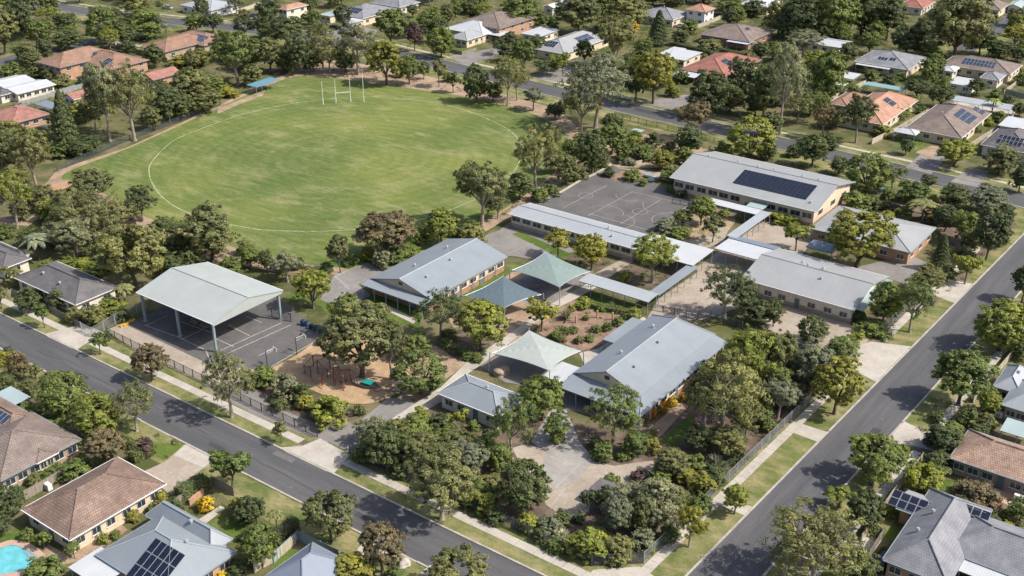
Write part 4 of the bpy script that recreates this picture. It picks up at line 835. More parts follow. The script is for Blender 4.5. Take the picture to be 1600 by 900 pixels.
# --- houses round the school
H = [
 ('house', 'brown tiled hip-roofed cream house with the pool behind it', 'the brown house by the pool', [((107, 842), (32, 796), (262, 757), 2.8, 'hy', 'brown', 'cream', dict(wins=(3, 6), doors=1, ww=1.4, rise=2.6))]),
 ('house', 'brown tiled house cut off by the picture edge, with two blue solar panels', 'the brown house with blue panels', [((6, 751), (-80, 705), (125, 685), 2.8, 'hy', 'taupe', 'bricktan', dict(rise=2.6, wins=(3, 6))), ((60, 724), (22, 704), (90, 706), 2.75, 'hip', 'taupe', 'cream', dict(wins=(2, 2))), ((22, 668), (-60, 640), (58, 652), 2.8, 'hip', 'brown', 'brickred', dict(sol=[('S', 1, 3, .7, .5, 1.05, 1.75, True)]))]),
 ('house', 'grey-blue metal-roofed house with a large dark solar array facing the brown tiled house', 'the grey-blue house with the solar array', [((262, 938), (150, 866), (368, 862), 2.8, 'hip', 'blue', 'brickor', dict(rise=3.0, capm=MT['pale'], wins=(3, 4), sol=[('S', 3, 5, .66, .42, 1.2, 2.0)], vents=[(.7, .62)])), ((330, 862), (225, 806), (365, 843), 2.9, 'hx', 'blue', 'brickor', dict(rise=1.9, capm=MT['pale'], wins=(2, 2), vents=[(.6, .4)])), ((170, 920), (100, 890), (195, 878), 2.4, 'flat', 'white', 'offwhite', dict(rise=.1, open_=True))]),
 ('house', 'slate-blue tiled house at the bottom edge behind a pale fence', 'the slate-blue roofed house', [((465, 932), (412, 902), (556, 884), 2.8, 'hip', 'slate', 'brickred', dict(rise=2.3, wins=(2, 3))), ((480, 893), (450, 878), (500, 872), 2.7, 'hip', 'slate', 'brickred', dict())]),
 ('garden_shelter', 'pale aqua flat garden roof at the picture edge', 'the pale aqua garden roof', [((0, 646), (-35, 628), (46, 620), 2.5, 'flat', 'aqua', 'brickor', dict(rise=.15, over=1.2, wins=(1, 2)))]),
 ('house', 'charcoal tiled house beside the covered court', 'the charcoal tiled house', [((118, 477), (22, 433), (184, 448), 2.8, 'hx', 'char', 'offwhite', dict(rise=2.2, wins=(5, 2), vents=[(.3, .3), (.6, .25)]))]),
 ('house', 'charcoal tiled house half cut off by the picture edge', 'the cut-off charcoal house', [((8, 421), (-60, 392), (46, 402), 2.8, 'hip', 'char', 'offwhite', dict()), ((30, 405), (-20, 380), (44, 396), 2.8, 'hip', 'char', 'offwhite', dict())]),
 ('house', 'large two-storey brown tiled brick house with three solar arrays', 'the two-storey brown house', [((107, 110), (57, 96), (172, 80), 5.2, 'hip', 'terra', 'brickor', dict(rise=2.8, wins=(4, 4), vents=[(.3, .6)])), ((182, 112), (110, 92), (222, 91), 4.6, 'hip', 'terra', 'brickor', dict(rise=2.6, wins=(4, 3), sol=[('S', 2, 3, .3, .55), ('S', 2, 3, .75, .4)]))]),
 ('house', 'brown tiled house with pale solar panels beside the large two-storey house', 'the brown house with pale panels', [((265, 83), (220, 73), (330, 60), 3.0, 'hip', 'terra', 'bricktan', dict(wins=(3, 3), rise=2.4)), ((325, 74), (262, 58), (357, 58), 3.0, 'hip', 'terra', 'bricktan', dict(wins=(3, 2), rise=2.3, sol=[('S', 2, 5, .7, .5, 1.3, 1.9, True)]))]),
 ('house', 'small terracotta gabled cottage near the oval corner', 'the small terracotta cottage', [((242, 127), (218, 119), (279, 112), 2.7, 'gy', 'pink', 'brickor', dict(wins=(2, 2)))]),
 ('house', 'long white-roofed bungalow near the picture edge', 'the white-roofed bungalow', [((28, 148), (0, 139), (85, 131), 2.7, 'gy', 'white', 'offwhite', dict(rise=.8, wins=(2, 5))), ((12, 139), (-25, 129), (52, 124), 2.7, 'gy', 'white', 'offwhite', dict(rise=.8)), ((5, 150), (-40, 138), (22, 142), 2.7, 'hip', 'char', 'offwhite', dict())]),
 ('house', 'pink-red tiled brick house at the picture edge', 'the pink-tiled house', [((22, 194), (-30, 180), (78, 177), 2.7, 'hip', 'pink', 'brickor', dict(wins=(2, 4), rise=2.0))]),
 ('carport', 'grey flat carport behind the pink-tiled house', None, [((82, 175), (60, 160), (100, 165), 2.5, 'flat', 'slate', 'offwhite', dict(rise=.1, open_=True))]),
 ('house', 'pale pink tiled outbuilding behind the oval gum trees', None, [((118, 158), (98, 150), (142, 146), 2.6, 'gy', 'pink', 'offwhite', dict(wins=(2, 2)))]),
 ('house', 'pale grey house with white walls across the far road', 'the pale grey house across the far road', [((330, 18), (283, 7), (372, 6), 3.0, 'hip', 'pale', 'whitep', dict(wins=(4, 3)))]),
 ('house', 'terracotta two-storey house at the top edge of the picture', 'the terracotta house at the top', [((452, 18), (436, 12), (474, 6), 5.4, 'hip', 'orange', 'offwhite', dict(wins=(2, 2)))]),
 ('house', 'blue-grey hip-roofed house with dark solar panels and white wing', 'the blue-grey house with the white wing', [((565, 30), (520, 19), (622, 14), 3.0, 'hip', 'gtile', 'cream', dict(rise=2.6, wins=(3, 4), sol=[('S', 2, 5, .5, .5, 1.4, 1.9)])), ((552, 38), (532, 33), (566, 31), 2.8, 'flat', 'white', 'cream', dict(rise=.15, wins=(2, 2))), ((518, 27), (500, 22), (535, 19), 2.8, 'flat', 'aqua', 'cream', dict(rise=.15, wins=(2, 1)))]),
 ('house', 'pale roofed house cut by the top edge beside the blue-grey hip roof', None, [((622, 13), (582, 3), (655, 3), 3.0, 'hip', 'gtile', 'offwhite', dict(wins=(3, 2)))]),
 ('house', 'white metal-roofed corner house with grey front wing', 'the white-roofed corner house', [((756, 56), (695, 44), (792, 42), 3.0, 'hip', 'white', 'cream', dict(rise=2.6, wins=(4, 3))), ((733, 65), (703, 57), (756, 52), 2.9, 'hip', 'warm', 'cream', dict(rise=1.8, wins=(3, 3))), ((782, 58), (755, 51), (795, 50), 2.8, 'flat', 'white', 'cream', dict(rise=.1, open_=True))]),
 ('house', 'long brown tiled two-storey brick house behind the white roof', 'the long brown house', [((776, 46), (720, 33), (840, 27), 4.6, 'hip', 'taupe', 'brickor', dict(rise=2.8, wins=(4, 4), vents=[(.6, .5)]))]),
 ('house', 'grey tiled house covered in many solar panels near the far road', 'the grey house with many panels', [((888, 88), (830, 73), (945, 56), 3.0, 'hip', 'warm', 'cream', dict(rise=2.6, wins=(3, 4), sol=[('W', 2, 8, .5, .5, 1.3, 1.8, False), ('E', 2, 7, .6, .5, 1.2, 1.8, True), ('S', 2, 4, .45, .55, 1.1, 1.75)])), ((850, 58), (812, 52), (870, 46), 2.8, 'flat', 'white', 'offwhite', dict(rise=.1))]),
 ('house', 'green-grey hip-roofed house beside the small orange-roofed house', 'the green-grey hip-roofed house', [((1046, 33), (998, 21), (1082, 21), 3.0, 'hip', 'gtile', 'cream', dict(rise=2.6, wins=(4, 3), vents=[(.5, .5)]))]),
 ('house', 'small white two-storey house with orange pyramid roof', 'the small orange-roofed house', [((1101, 20), (1072, 14), (1118, 13), 5.4, 'hip', 'orange', 'whitep', dict(wins=(2, 2), rise=2.0))]),
 ('house', 'wide brown tiled house behind the clipped hedge', 'the wide brown house behind the hedge', [((1160, 66), (1096, 52), (1218, 49), 3.0, 'hip', 'taupe', 'brickred', dict(rise=3.0, wins=(4, 4), sol=[('E', 1, 2, .5, .6, 1.3, 1.8)])), ((1168, 70), (1135, 64), (1178, 64), 2.6, 'flat', 'white', 'offwhite', dict(rise=.1, open_=True))]),
 ('house', 'brown and red tiled house with a white porch beside the far road', 'the brown and red tiled house', [((1132, 121), (1064, 107), (1190, 93), 3.0, 'hip', 'red', 'brickred', dict(rise=2.8, wins=(4, 4), sol=[('E', 2, 3, .4, .6, 1.3, 1.8)])), ((1088, 123), (1052, 115), (1100, 112), 2.6, 'flat', 'white', 'offwhite', dict(rise=.1, open_=True))]),
 ('house', 'white flat-roofed pavilion behind the brown and red tiled house', None, [((1072, 96), (1038, 88), (1094, 82), 2.8, 'flat', 'white', 'cream', dict(rise=.2, wins=(3, 2))), ((1052, 88), (1030, 83), (1068, 76), 2.9, 'flat', 'white', 'cream', dict(rise=.2))]),
 ('house', 'grey hip-roofed house with white verandah and two small panel groups', 'the grey house with the white verandah', [((1416, 111), (1337, 94), (1450, 90), 3.0, 'hip', 'gtile', 'cream', dict(rise=2.8, wins=(5, 3), sol=[('S', 1, 3, .45, .45), ('S', 1, 2, .62, .5)])), ((1388, 110), (1338, 99), (1392, 106), 2.6, 'flat', 'white', 'offwhite', dict(rise=.15, open_=True))]),
 ('house', 'brown-grey house with a row of bright solar panels facing a white garage', 'the brown-grey house with bright panels', [((1570, 119), (1475, 97), (1602, 102), 3.0, 'hip', 'taupe', 'cream', dict(rise=2.4, wins=(6, 3), sol=[('S', 2, 9, .5, .5, 1.15, 1.8, True)])), ((1560, 127), (1532, 120), (1572, 117), 2.8, 'hip', 'gtile', 'offwhite', dict()), ((1490, 113), (1472, 108), (1500, 105), 2.8, 'hip', 'white', 'offwhite', dict())]),
 ('garage', 'white flat-roofed garage in front of the brown-grey solar house', 'the white garage', [((1518, 137), (1483, 128), (1530, 125), 2.6, 'flat', 'white', 'offwhite', dict(rise=.1, over=.2, wins=(2, 1)))]),
 ('carport', 'long pale grey carport roof beside the grey-brown solar house', None, [((1575, 174), (1484, 154), (1587, 165), 2.6, 'flat', 'pale', 'offwhite', dict(rise=.1, open_=True))]),
 ('house', 'bright orange tiled house with two small solar arrays', 'the bright orange house', [((1372, 195), (1308, 180), (1441, 157), 2.9, 'hip', 'orange', 'cream', dict(rise=3.0, wins=(4, 7), sol=[('S', 2, 3, .52, .62, 1.2, 1.8), ('E', 2, 3, .55, .62, 1.2, 1.8)])), ((1325, 168), (1296, 160), (1350, 148), 2.8, 'hip', 'terra', 'cream', dict())]),
 ('awning', 'teal awning roof behind the bright orange house', None, [((1408, 143), (1350, 131), (1418, 138), 2.6, 'flat', 'teal', 'offwhite', dict(rise=.1, open_=True))]),
 ('house', 'grey-brown hip-roofed house with a big solar array behind the orange house fence', 'the grey-brown solar house', [((1492, 217), (1418, 197), (1556, 178), 2.9, 'hip', 'taupe', 'cream', dict(rise=3.0, wins=(4, 6), vents=[(.4, .4)], sol=[('E', 3, 7, .55, .5, 1.1, 1.75), ('E', 2, 3, .88, .35)])), ((1430, 212), (1397, 204), (1437, 205), 2.6, 'hip', 'white', 'offwhite', dict(open_=True, rise=.8))]),
 ('house', 'charcoal roofed house with pale roof sheets at the picture edge', 'the charcoal house at the street corner', [((1602, 242), (1535, 223), (1645, 215), 2.9, 'hip', 'char', 'offwhite', dict(rise=2.8, sol=[('S', 2, 6, .5, .5)])), ((1592, 202), (1560, 195), (1612, 188), 2.8, 'flat', 'white', 'offwhite', dict(rise=.1))]),
 ('house', 'red tiled house peeping from the trees at the top edge', None, [((1437, 14), (1406, 7), (1464, 3), 3.0, 'hip', 'red', 'offwhite', dict())]),
 ('house', 'grey-brown house at the top edge beside the far side street', 'the grey-brown house at the top edge', [((1558, 18), (1528, 9), (1580, 6), 3.0, 'hip', 'taupe', 'cream', dict(wins=(3, 2)))]),
 ('house', 'aqua-roofed shed at the top edge beyond the far side street', None, [((1592, 12), (1574, 8), (1606, 4), 2.8, 'gy', 'aqua', 'offwhite', dict())]),
 ('house', 'white roofed house at the top edge behind dark trees', None, [((1196, 13), (1158, 5), (1224, 3), 3.0, 'hip', 'white', 'cream', dict(sol=[('S', 1, 5, .6, .5)]))]),
 ('house', 'white gabled roof just showing behind the large street trees', None, [((868, 14), (850, 9), (888, 2), 3.0, 'gy', 'white', 'offwhite', dict())]),
 ('shed', 'white flat carport roof near the orange house', None, [((1332, 125), (1310, 119), (1345, 116), 2.5, 'flat', 'white', 'offwhite', dict(rise=.1, open_=True)), ((1318, 135), (1302, 130), (1326, 130), 2.4, 'flat', 'white', 'offwhite', dict(rise=.1))]),
 ('house', 'white roofed long house glimpsed behind the grey gum trees', None, [((1300, 76), (1240, 60), (1340, 66), 2.9, 'gx', 'white', 'offwhite', dict(rise=1.0))]),
 ('house', 'pale blue-grey roofed house cut by the edge beyond the side street', 'the pale blue-grey house', [((1618, 652), (1567, 629), (1660, 612), 2.9, 'hip', 'pale', 'bricktan', dict(rise=2.0, wins=(3, 3))), ((1588, 614), (1552, 603), (1625, 584), 2.8, 'hip', 'pale', 'bricktan', dict(rise=1.6, vents=[(.6, .5)]))]),
 ('awning', 'aqua patio roof between the pale blue-grey and the tan tiled houses', None, [((1612, 692), (1564, 669), (1628, 670), 2.5, 'flat', 'aqua', 'offwhite', dict(rise=.15, open_=True))]),
 ('house', 'tan tiled brick house with glass doors beyond the side street', 'the tan tiled house', [((1640, 773), (1487, 711), (1682, 724), 2.8, 'hx', 'tan', 'bricktan', dict(rise=2.3, wins=(7, 3), doors=1))]),
 ('house', 'large grey tiled brick house with two solar arrays and a white patio roof', 'the large grey house with two solar arrays', [((1470, 912), (1380, 873), (1560, 800), 2.8, 'hy', 'gtile', 'brickor', dict(rise=2.6, wins=(3, 4), vents=[(.25, .35), (.3, .6)])), ((1660, 932), (1466, 853), (1712, 868), 2.8, 'hx', 'gtile', 'brickor', dict(rise=2.5, wins=(4, 2))),
   ((1447, 812), (1400, 793), (1476, 786), 2.6, 'gx', 'warm', 'brickor', dict(rise=1.0, sol=[('S', 2, 6, .52, .55, 1.25, 1.4)])), ((1530, 824), (1466, 800), (1548, 800), 3.3, 'gx', 'warm', 'brickor', dict(rise=1.0, sol=[('S', 2, 5, .58, .55, 1.2, 1.45)])), ((1606, 934), (1496, 890), (1622, 914), 2.5, 'flat', 'white', 'offwhite', dict(rise=.1, open_=True))]),
]
for nm, lb, lm, mods in H:
    root, c, out = building(nm, lb, nm.replace('_', ' '), mods, lm, 'houses round the school' if nm == 'house' else None)
    for m, (ro, pl, lr) in zip(mods, out):
        if len(m) > 7 and m[7].get('open_'): posts(root, lr, m[3], 3 if lr[1] - lr[0] > 5 else 2, 2)
canopy('picnic_shelter', 'small blue-roofed shelter at the corner of the oval', (400, 139), (390, 131), (432, 124), 2.7, 'cobalt', 2, 5, .25, 'the blue shelter', 'shelter', None)
canopy('picnic_shelter', 'dark open shelter among the shrubs by the street corner', (968, 780), (918, 765), (985, 766), 2.4, 'char', 3, 2, .1, None, 'shelter', None)
# ------------------------------------------------------------------ fences, street and yard furniture
def fence(name, label, pts, h, style, mat, step=2.6, group=None, lm=None, px=True):
    """Fence along ground points: every post and every bay is a piece of its own."""
    pts = [P(*q) if px else Vector((*q, 0)) for q in pts]; o0 = pts[0].copy(); root = empty(name, o0, label, 'fence', group)
    g = Geo(); pw = .05 if style == 'bars' else .06; g.box(-pw, pw, -pw, pw, 0, h + .06); pm = g.mesh('post', MT[mat])
    last = len(pts) - 2
    for si, (a, b) in enumerate(zip(pts, pts[1:])):
        d = b - a; L = d.length; ang = math.atan2(d.y, d.x); n = max(1, round(L / step)); s = L / n; g = Geo()
        if style == 'bars':
            g.box(.05, s - .05, -.02, .02, h - .1, h - .05); g.box(.05, s - .05, -.02, .02, .12, .17)
            k = int(s / .14)
            for i in range(1, k): x = s * i / k; g.box(x - .011, x + .011, -.011, .011, .05, h)
            nm = 'bar_panel'
        elif style == 'mesh':
            g.box(.05, s - .05, -.02, .02, h - .06, h - .02); g.box(.05, s - .05, -.015, .015, .04, .07); k = int(s / .11)
            for i in range(1, k): x = s * i / k; bw = .016 if mat == 'fsteel' else .008; g.box(x - bw, x + bw, -.008, .008, .07, h - .06)
            for z in (.35, .7, 1.05, 1.4): 
                if z < h - .2: g.box(.05, s - .05, -.008, .008, z, z + .016)
            nm = 'mesh_panel'
        else:
            k = max(3, int(s / .3)); 
            for i in range(k): x = s * i / k; dy = .012 if i % 2 else -.012; g.box(x + .005, x + s / k - .005, dy - .012, dy + .012, .04, h + (0.03 if style == 'paling' and i % 3 == 0 else 0))
            g.box(.05, s - .05, .025, .06, .35, .43); g.box(.05, s - .05, .025, .06, h - .35, h - .27)
            nm = 'fence_panel'
        me = g.mesh(nm, MT[mat])
        for i in range(n):
            p = a + d * (i / n) - o0; ob(nm, me, root, p, ang); ob('post', pm, root, p, ang)
        if si == last: ob('post', pm, root, b - o0, ang)
    if lm:
        for q in pts: x_ = pix(q); LMK.append((x_[0], x_[1], lm))
    return root
fence('school_fence', 'dark barred school fence between covered court and front footpath', [(-170.4, 104.4), (-130, 103.3), (-114.4, 103.2)], 1.6, 'bars', 'dsteel', 2.5, 'school boundary fences', None, False)
fence('school_fence', 'dark mesh school fence along the front footpath from drive to street corner', [(-107.2, 103.0), (-62.6, 102.9), (-57.4, 107.4)], 1.9, 'mesh', 'fsteel', 2.6, 'school boundary fences', None, False)
fence('school_fence', 'pale mesh school fence along the side street footpath', [(-57.35, 107.7), (-55.3, 176)], 1.8, 'mesh', 'gsteel', 2.6, 'school boundary fences', None, False)
fence('school_fence', 'pale mesh school fence beside the upper side street driveway', [(-55, 188), (-53.8, 211), ], 1.8, 'mesh', 'gsteel', 2.6, 'school boundary fences', None, False)
fence('school_fence', 'dark barred fence between the far road and the native garden', [(960, 183), (1010, 196), (1060, 207), (1130, 228)], 1.6, 'bars', 'dsteel', 3, 'school boundary fences')
fence('school_fence', 'mesh fence along the treed edge of the oval', [(90, 268), (160, 238), (190, 224), (240, 206), (290, 187), (345, 165)], 1.6, 'mesh', 'fsteel', 3, 'school boundary fences')
fence('school_fence', 'dark fence at the oval corner beside the blue shelter', [(430, 122), (460, 108), (480, 106)], 1.6, 'mesh', 'dsteel', 3, 'school boundary fences')
fence('yard_fence', 'tall mesh gate fence at the covered court driveway', [(128, 518), (145, 527), (180, 506), (200, 496), (228, 482)], 2.0, 'mesh', 'gsteel', 2.6, 'yard fences')
fence('yard_fence', 'timber fence in front of the charcoal tiled house', [(78, 486), (100, 498), (126, 512)], 1.3, 'paling', 'timber', 2.4, 'yard fences')
fence('yard_fence', 'dark mesh fence between the beige yard and the verandah block', [(1018, 484), (1090, 500), (1150, 512)], 1.4, 'mesh', 'dsteel', 2.6, 'yard fences')
fence('yard_fence', 'blue-grey fence in front of the dark tree by the beige yard', [(1092, 488), (1130, 502), (1160, 512)], 1.3, 'mesh', 'steel', 2.6, 'yard fences')
fence('yard_fence', 'short dark fence panel behind the bins by the covered court', [(425, 494), (455, 503)], 1.8, 'mesh', 'dsteel', 2.4, 'yard fences')
fence('yard_fence', 'dark picket fence around the small courtyard beside the hall', [(1050, 318), (1075, 322), (1100, 330)], 1.2, 'bars', 'dsteel', 2.4, 'yard fences')
F = [('timber', 'paling', 1.7, 'timber fence between the two brown tiled houses', [(40, 782), (75, 762), (98, 748)]),
 ('timber', 'paling', 1.6, 'dark timber fence round the front garden with the golden shrub', [(262, 800), (300, 778), (332, 758), (366, 775)]),
 ('bluef', 'sheet', 1.8, 'blue fence corner behind the slate-blue roofed house', [(428, 880), (466, 845), (502, 862), (530, 876)]),
 ('creamf', 'sheet', 1.7, 'pale fence on the tree side of the slate-blue roofed house', [(398, 895), (430, 878), (462, 850)]),
 ('creamf', 'sheet', 1.7, 'cream fence between the side street footpath and the tan tiled house', [(1345, 850), (1400, 770), (1440, 722)]),
 ('creamf', 'sheet', 1.6, 'cream fence at the pale blue-grey house', [(1520, 630), (1545, 600), (1575, 565), (1600, 535)]),
 ('creamf', 'sheet', 1.7, 'long cream fence between the orange house and the grey-brown solar house', [(1362, 226), (1400, 207), (1450, 178)]),
 ('creamf', 'sheet', 1.7, 'long cream fence between the grey-brown solar house and the street corner house', [(1515, 232), (1550, 210), (1582, 188)]),
 ('creamf', 'sheet', 1.7, 'cream fence behind the bright orange house', [(1290, 163), (1320, 148), (1352, 133)]),
 ('colorb', 'sheet', 1.7, 'grey fence below the brown-grey solar house', [(1565, 145), (1600, 155)]),
 ('creamf', 'sheet', 1.6, 'cream fence behind the white garage', [(1568, 148), (1592, 130), (1612, 118)]),
 ('colorb', 'sheet', 1.8, 'grey-green fence behind the two-storey brown house', [(180, 70), (212, 60)]),
 ('timber', 'paling', 1.7, 'timber fence below the brown house with pale panels', [(184, 75), (228, 88), (262, 98)]),
 ('colorb', 'sheet', 1.7, 'grey fence beside the white-roofed bungalow', [(30, 168), (75, 155), (118, 140)]),
 ('creamf', 'sheet', 1.6, 'cream wall between the green-grey and the wide brown houses', [(1075, 50), (1108, 38), (1130, 28)]),
 ('timber', 'paling', 1.3, 'dark front fence of the white-roofed corner house', [(703, 82), (722, 86), (745, 80)]),
 ('timber', 'paling', 1.6, 'dark fence beside the large grey house driveway', [(1345, 895), (1372, 850), (1380, 838)]),
 ('creamf', 'sheet', 1.6, 'pale fence beside the white garage roofs at the top', [(370, 22), (398, 12), (415, 4)]),
 ('colorb', 'sheet', 1.6, 'low grey fence behind the oval trees by the cottage', [(100, 148), (122, 140), (150, 130)]),
 ('timber', 'paling', 1.5, 'brown fence beside the shrubs of the cut-off charcoal house', [(-5, 470), (20, 462), (30, 466)])]
for mt, st, h, lb, pts in F: fence('yard_fence', lb, pts, h, st, mt, 2.4, 'yard fences')

def wall_(label, pts, h, w, mat):
    pts = [P(*q) for q in pts]; o0 = pts[0]; root = empty('low_wall', o0, label, 'wall', 'low walls')
    for a, b in zip(pts, pts[1:]):
        d = b - a; n = max(1, round(d.length / 2.0)); ang = math.atan2(d.y, d.x); s = d.length / n; g = Geo(); g.box(.01, s - .01, -w / 2, w / 2, 0, h); me = g.mesh('block', MT[mat])
        for i in range(n): ob('block', me, root, a + d * (i / n) - o0, ang)
wall_('low white wall along the tree side of the ball court', [(842, 316), (872, 304), (905, 284), (932, 272), (955, 258)], .45, .3, 'conc')
wall_('curved pale wall at the far corner of the ball court', [(955, 252), (968, 256), (985, 258), (1003, 254)], .7, .3, 'conc')
wall_('brick retaining wall beside the clipped hedge of the front garden', [(296, 790), (318, 772)], 1.0, .3, 'brickor')

# goal posts on the oval, four separate posts and the crossbar belong to one set
gp = empty('goal_posts', P(536, 159), 'white goal posts with one crossbar at the far end of the oval', 'goal posts'); o0 = P(536, 159)
for x, yb, yt in ((505, 163, 130), (525, 161, 127), (548, 159, 121), (568.5, 159, 116)):
    b = P(x, yb) - o0; h = (yb - yt) * pix(P(x, yb))[2] / FOCAL / math.cos(PITCH); g = Geo(); g.tube(b, b + Vector((0, 0, h)), .085, .07, 8); g.tube(b, b + Vector((0, 0, 1.6)), .13, .13, 8); g.build('post', MT['whitep'], gp)
a, b = P(525, 161) - o0, P(548, 159) - o0; g = Geo(); g.tube(a + Vector((0, 0, 3.1)), b + Vector((0, 0, 3.1)), .08, .08, 8); g.build('crossbar', MT['whitep'], gp)
LMK.append((536, 150, 'the goal posts'))

def hoop(label, x, y, ang):
    r = empty('basketball_hoop', P(x, y), label, 'basketball hoop', 'basketball hoops', ang); g = Geo(); g.tube((0, 0, 0), (0, 0, 3.5), .09, .08, 8); g.build('pole', MT['dsteel'], r)
    g = Geo(); g.tube((0, 0, 3.3), (1.7, 0, 3.5), .06, .06, 6); g.tube((0, 0, 2.8), (1.7, 0, 3.1), .04, .04, 6); g.build('arm', MT['gsteel'], r)
    g = Geo(); g.box(1.7, 1.76, -.6, .6, 2.9, 3.6); g.build('backboard', MT['whitep'], r)
    g = Geo(); k = [(2.05 + .24 * math.cos(i * math.pi / 6), .24 * math.sin(i * math.pi / 6), 3.05) for i in range(13)]; g.path(k, .015, 4); g.build('ring', MT['brickor'], r)
hoop('basketball hoop at the street end of the covered court', 418, 575, R(75)); hoop('basketball hoop beside the playground edge', 464, 554, R(75))

def bin_(label, x, y, mat, ang=0):
    r = empty('wheelie_bin', P(x, y), label, 'bin', 'wheelie bins by the covered court', ang); g = Geo(); b0 = [(-.24, -.28), (.24, -.28), (.24, .28), (-.24, .28)]; b1 = [(-.29, -.36), (.29, -.36), (.29, .36), (-.29, .36)]
    for i in range(4): j = (i + 1) % 4; g.face([(*b0[i], .06), (*b0[j], .06), (*b1[j], .98), (*b1[i], .98)])
    g.face([(*p, .98) for p in b1]); g.face([(*p, .06) for p in b0][::-1]); g.build('body', MT[mat], r)
    g = Geo(); g.box(-.31, .31, -.4, .36, .985, 1.07); g.tube((-.28, .42, 1.0), (.28, .42, 1.0), .025, .025, 6); g.build('lid', MT['darkbin' if mat == 'bluebin' else 'bluebin'], r)
    for s in (-.27, .27): g = Geo(); g.tube((s - .03, .3, .1), (s + .03, .3, .1), .1, .1, 10); g.build('wheel', MT['rubber'], r)
for i, (x, y, m) in enumerate(((473, 508, 'bluebin'), (479, 510, 'bluebin'), (486, 514, 'darkbin'), (493, 517, 'bluebin'), (502, 521, 'darkbin'))):
    bin_(['blue bin nearest the court column', 'second blue bin from the court column', 'middle dark bin of the five by the court', 'blue bin fourth from the court column', 'dark bin at the big tree end of the five'][i], x, y, m, R(20))

def bench(label, x, y, ang, mat='timber'):
    r = empty('bench', P(x, y), label, 'bench', 'benches', ang)
    for k in range(3): g = Geo(); g.box(-.9, .9, -.22 + k * .16, -.09 + k * .16, .43, .47); g.build('slat', MT[mat], r)
    for s in (-.7, .7): g = Geo(); g.box(s - .03, s + .03, -.2, .2, 0, .43); g.build('leg', MT['dsteel'], r)
    for k in range(2): g = Geo(); g.box(-.9, .9, .28, .31, .6 + k * .17, .72 + k * .17); g.build('back_slat', MT[mat], r)
for i, (x, y) in enumerate(((302, 508), (317, 514), (362, 514))): bench(['timber bench deep under the covered court roof', 'timber bench in the middle of the covered court', 'timber bench at the sunny edge of the covered court'][i], x, y, 0, 'dirt')
for lb, x, y in (('bench beside the dark trunk in the playground', 610, 612), ('bench under the sage shade sail', 835, 452), ('bench beside the white low wall of the ball court', 870, 308)): bench(lb, x, y, R(30))
bg_ = empty('sandbag_stack', P(200, 507), 'yellow sandbags lying against the covered court gate fence', 'sandbags')
for i, (x, y) in enumerate(((189, 511), (193, 509.5), (197, 507.5), (205, 502), (208, 501), (200, 506))):
    p = P(x, y) - P(200, 507); g = Geo(); g.box(-.4, .4, -.22, .22, 0, .25); g.box(-.32, .32, -.17, .17, .25, .33); g.build('sandbag', MT['yellow'], bg_, p, rz=R(25 * i))

# playground: red-brown climbing frame, swing frame, teal nest boat, ring seat, boulders
pf = empty('climbing_frame', P(500, 590), 'red-brown climbing frame with posts and bridges on the bark chips', 'play equipment'); o0 = P(500, 590)
pp = [(476, 583), (486, 590), (497, 584), (512, 590), (504, 602), (522, 596), (530, 585), (490, 572), (516, 575)]; tops = []
for i, (x, y) in enumerate(pp):
    b = P(x, y) - o0; h = 1.7 + (i % 3) * .5; tops.append(b + Vector((0, 0, h))); g = Geo(); g.tube(b, tops[-1], .1, .1, 8); g.build('post', MT['redwood'], pf)
for i, j in ((0, 1), (1, 2), (2, 3), (3, 4), (3, 5), (5, 6), (7, 8), (0, 7), (8, 6), (2, 8)):
    g = Geo(); g.tube(tops[i] - Vector((0, 0, .15)), tops[j] - Vector((0, 0, .15)), .06, .06, 6); g.build('rail', MT['redwood'], pf)
for i, j in ((0, 1), (2, 3), (7, 8), (5, 6)):
    a, b = tops[i] * 1, tops[j] * 1; a.z = b.z = 1.1; d = (b - a)
    for k in range(6): p = a + d * ((k + .5) / 6); g = Geo(); g.box(-.1, .1, -.55, .55, -.03, .03); g.build('plank', MT['timber'], pf, p, rz=math.atan2(d.y, d.x))
g = Geo(); n0 = tops[4] * 1; n0.z = 1.6
for k in range(6): g.tube(n0 + Vector((0, -.12 * k * 1.6, -.3 * k)), n0 + Vector((.9, -.12 * k * 1.6, -.3 * k)), .035, .035, 6)
g.build('ladder', MT['redwood'], pf)
sf = empty('swing_frame', P(538, 602), 'red-brown swing frame beside the big playground tree', 'play equipment'); o0 = P(538, 602)
for lbl, (xa, ya), (xb, yb) in (('post', (524, 606), None), ('post', (537, 611), None), ('post', (550, 598), None)) if False else []: pass
tp = []
for x, y in ((524, 602), (537, 611), (549, 597), (560, 604)):
    b = P(x, y) - o0; m_ = Vector((b.x * .8, b.y * .8, 2.7)); tp.append(m_); g = Geo(); g.tube(b, m_, .09, .08, 8); g.build('leg', MT['redwood'], sf)
for i, j in ((0, 1), (1, 2), (2, 3), (0, 2)): g = Geo(); g.tube(tp[i], tp[j], .07, .07, 6); g.build('beam', MT['redwood'], sf)
for f in (.3, .7):
    p = tp[0].lerp(tp[2], f); s_ = Geo(); s_.box(p.x - .25, p.x + .25, p.y - .12, p.y + .12, .5, .55); s_.tube((p.x - .22, p.y, .55), (p.x - .22, p.y, p.z), .015, .015, 4); s_.tube((p.x + .22, p.y, .55), (p.x + .22, p.y, p.z), .015, .015, 4); s_.build('swing_seat', MT['rubber'], sf)
nb = empty('play_boat', P(572, 603), 'teal and timber play boat beside the swing frame', 'play equipment')
g = Geo(); hull = [(-2.6, 0), (-1.6, -.9), (.8, -1.0), (2.6, -.2), (2.6, .2), (.8, 1.0), (-1.6, .9)]
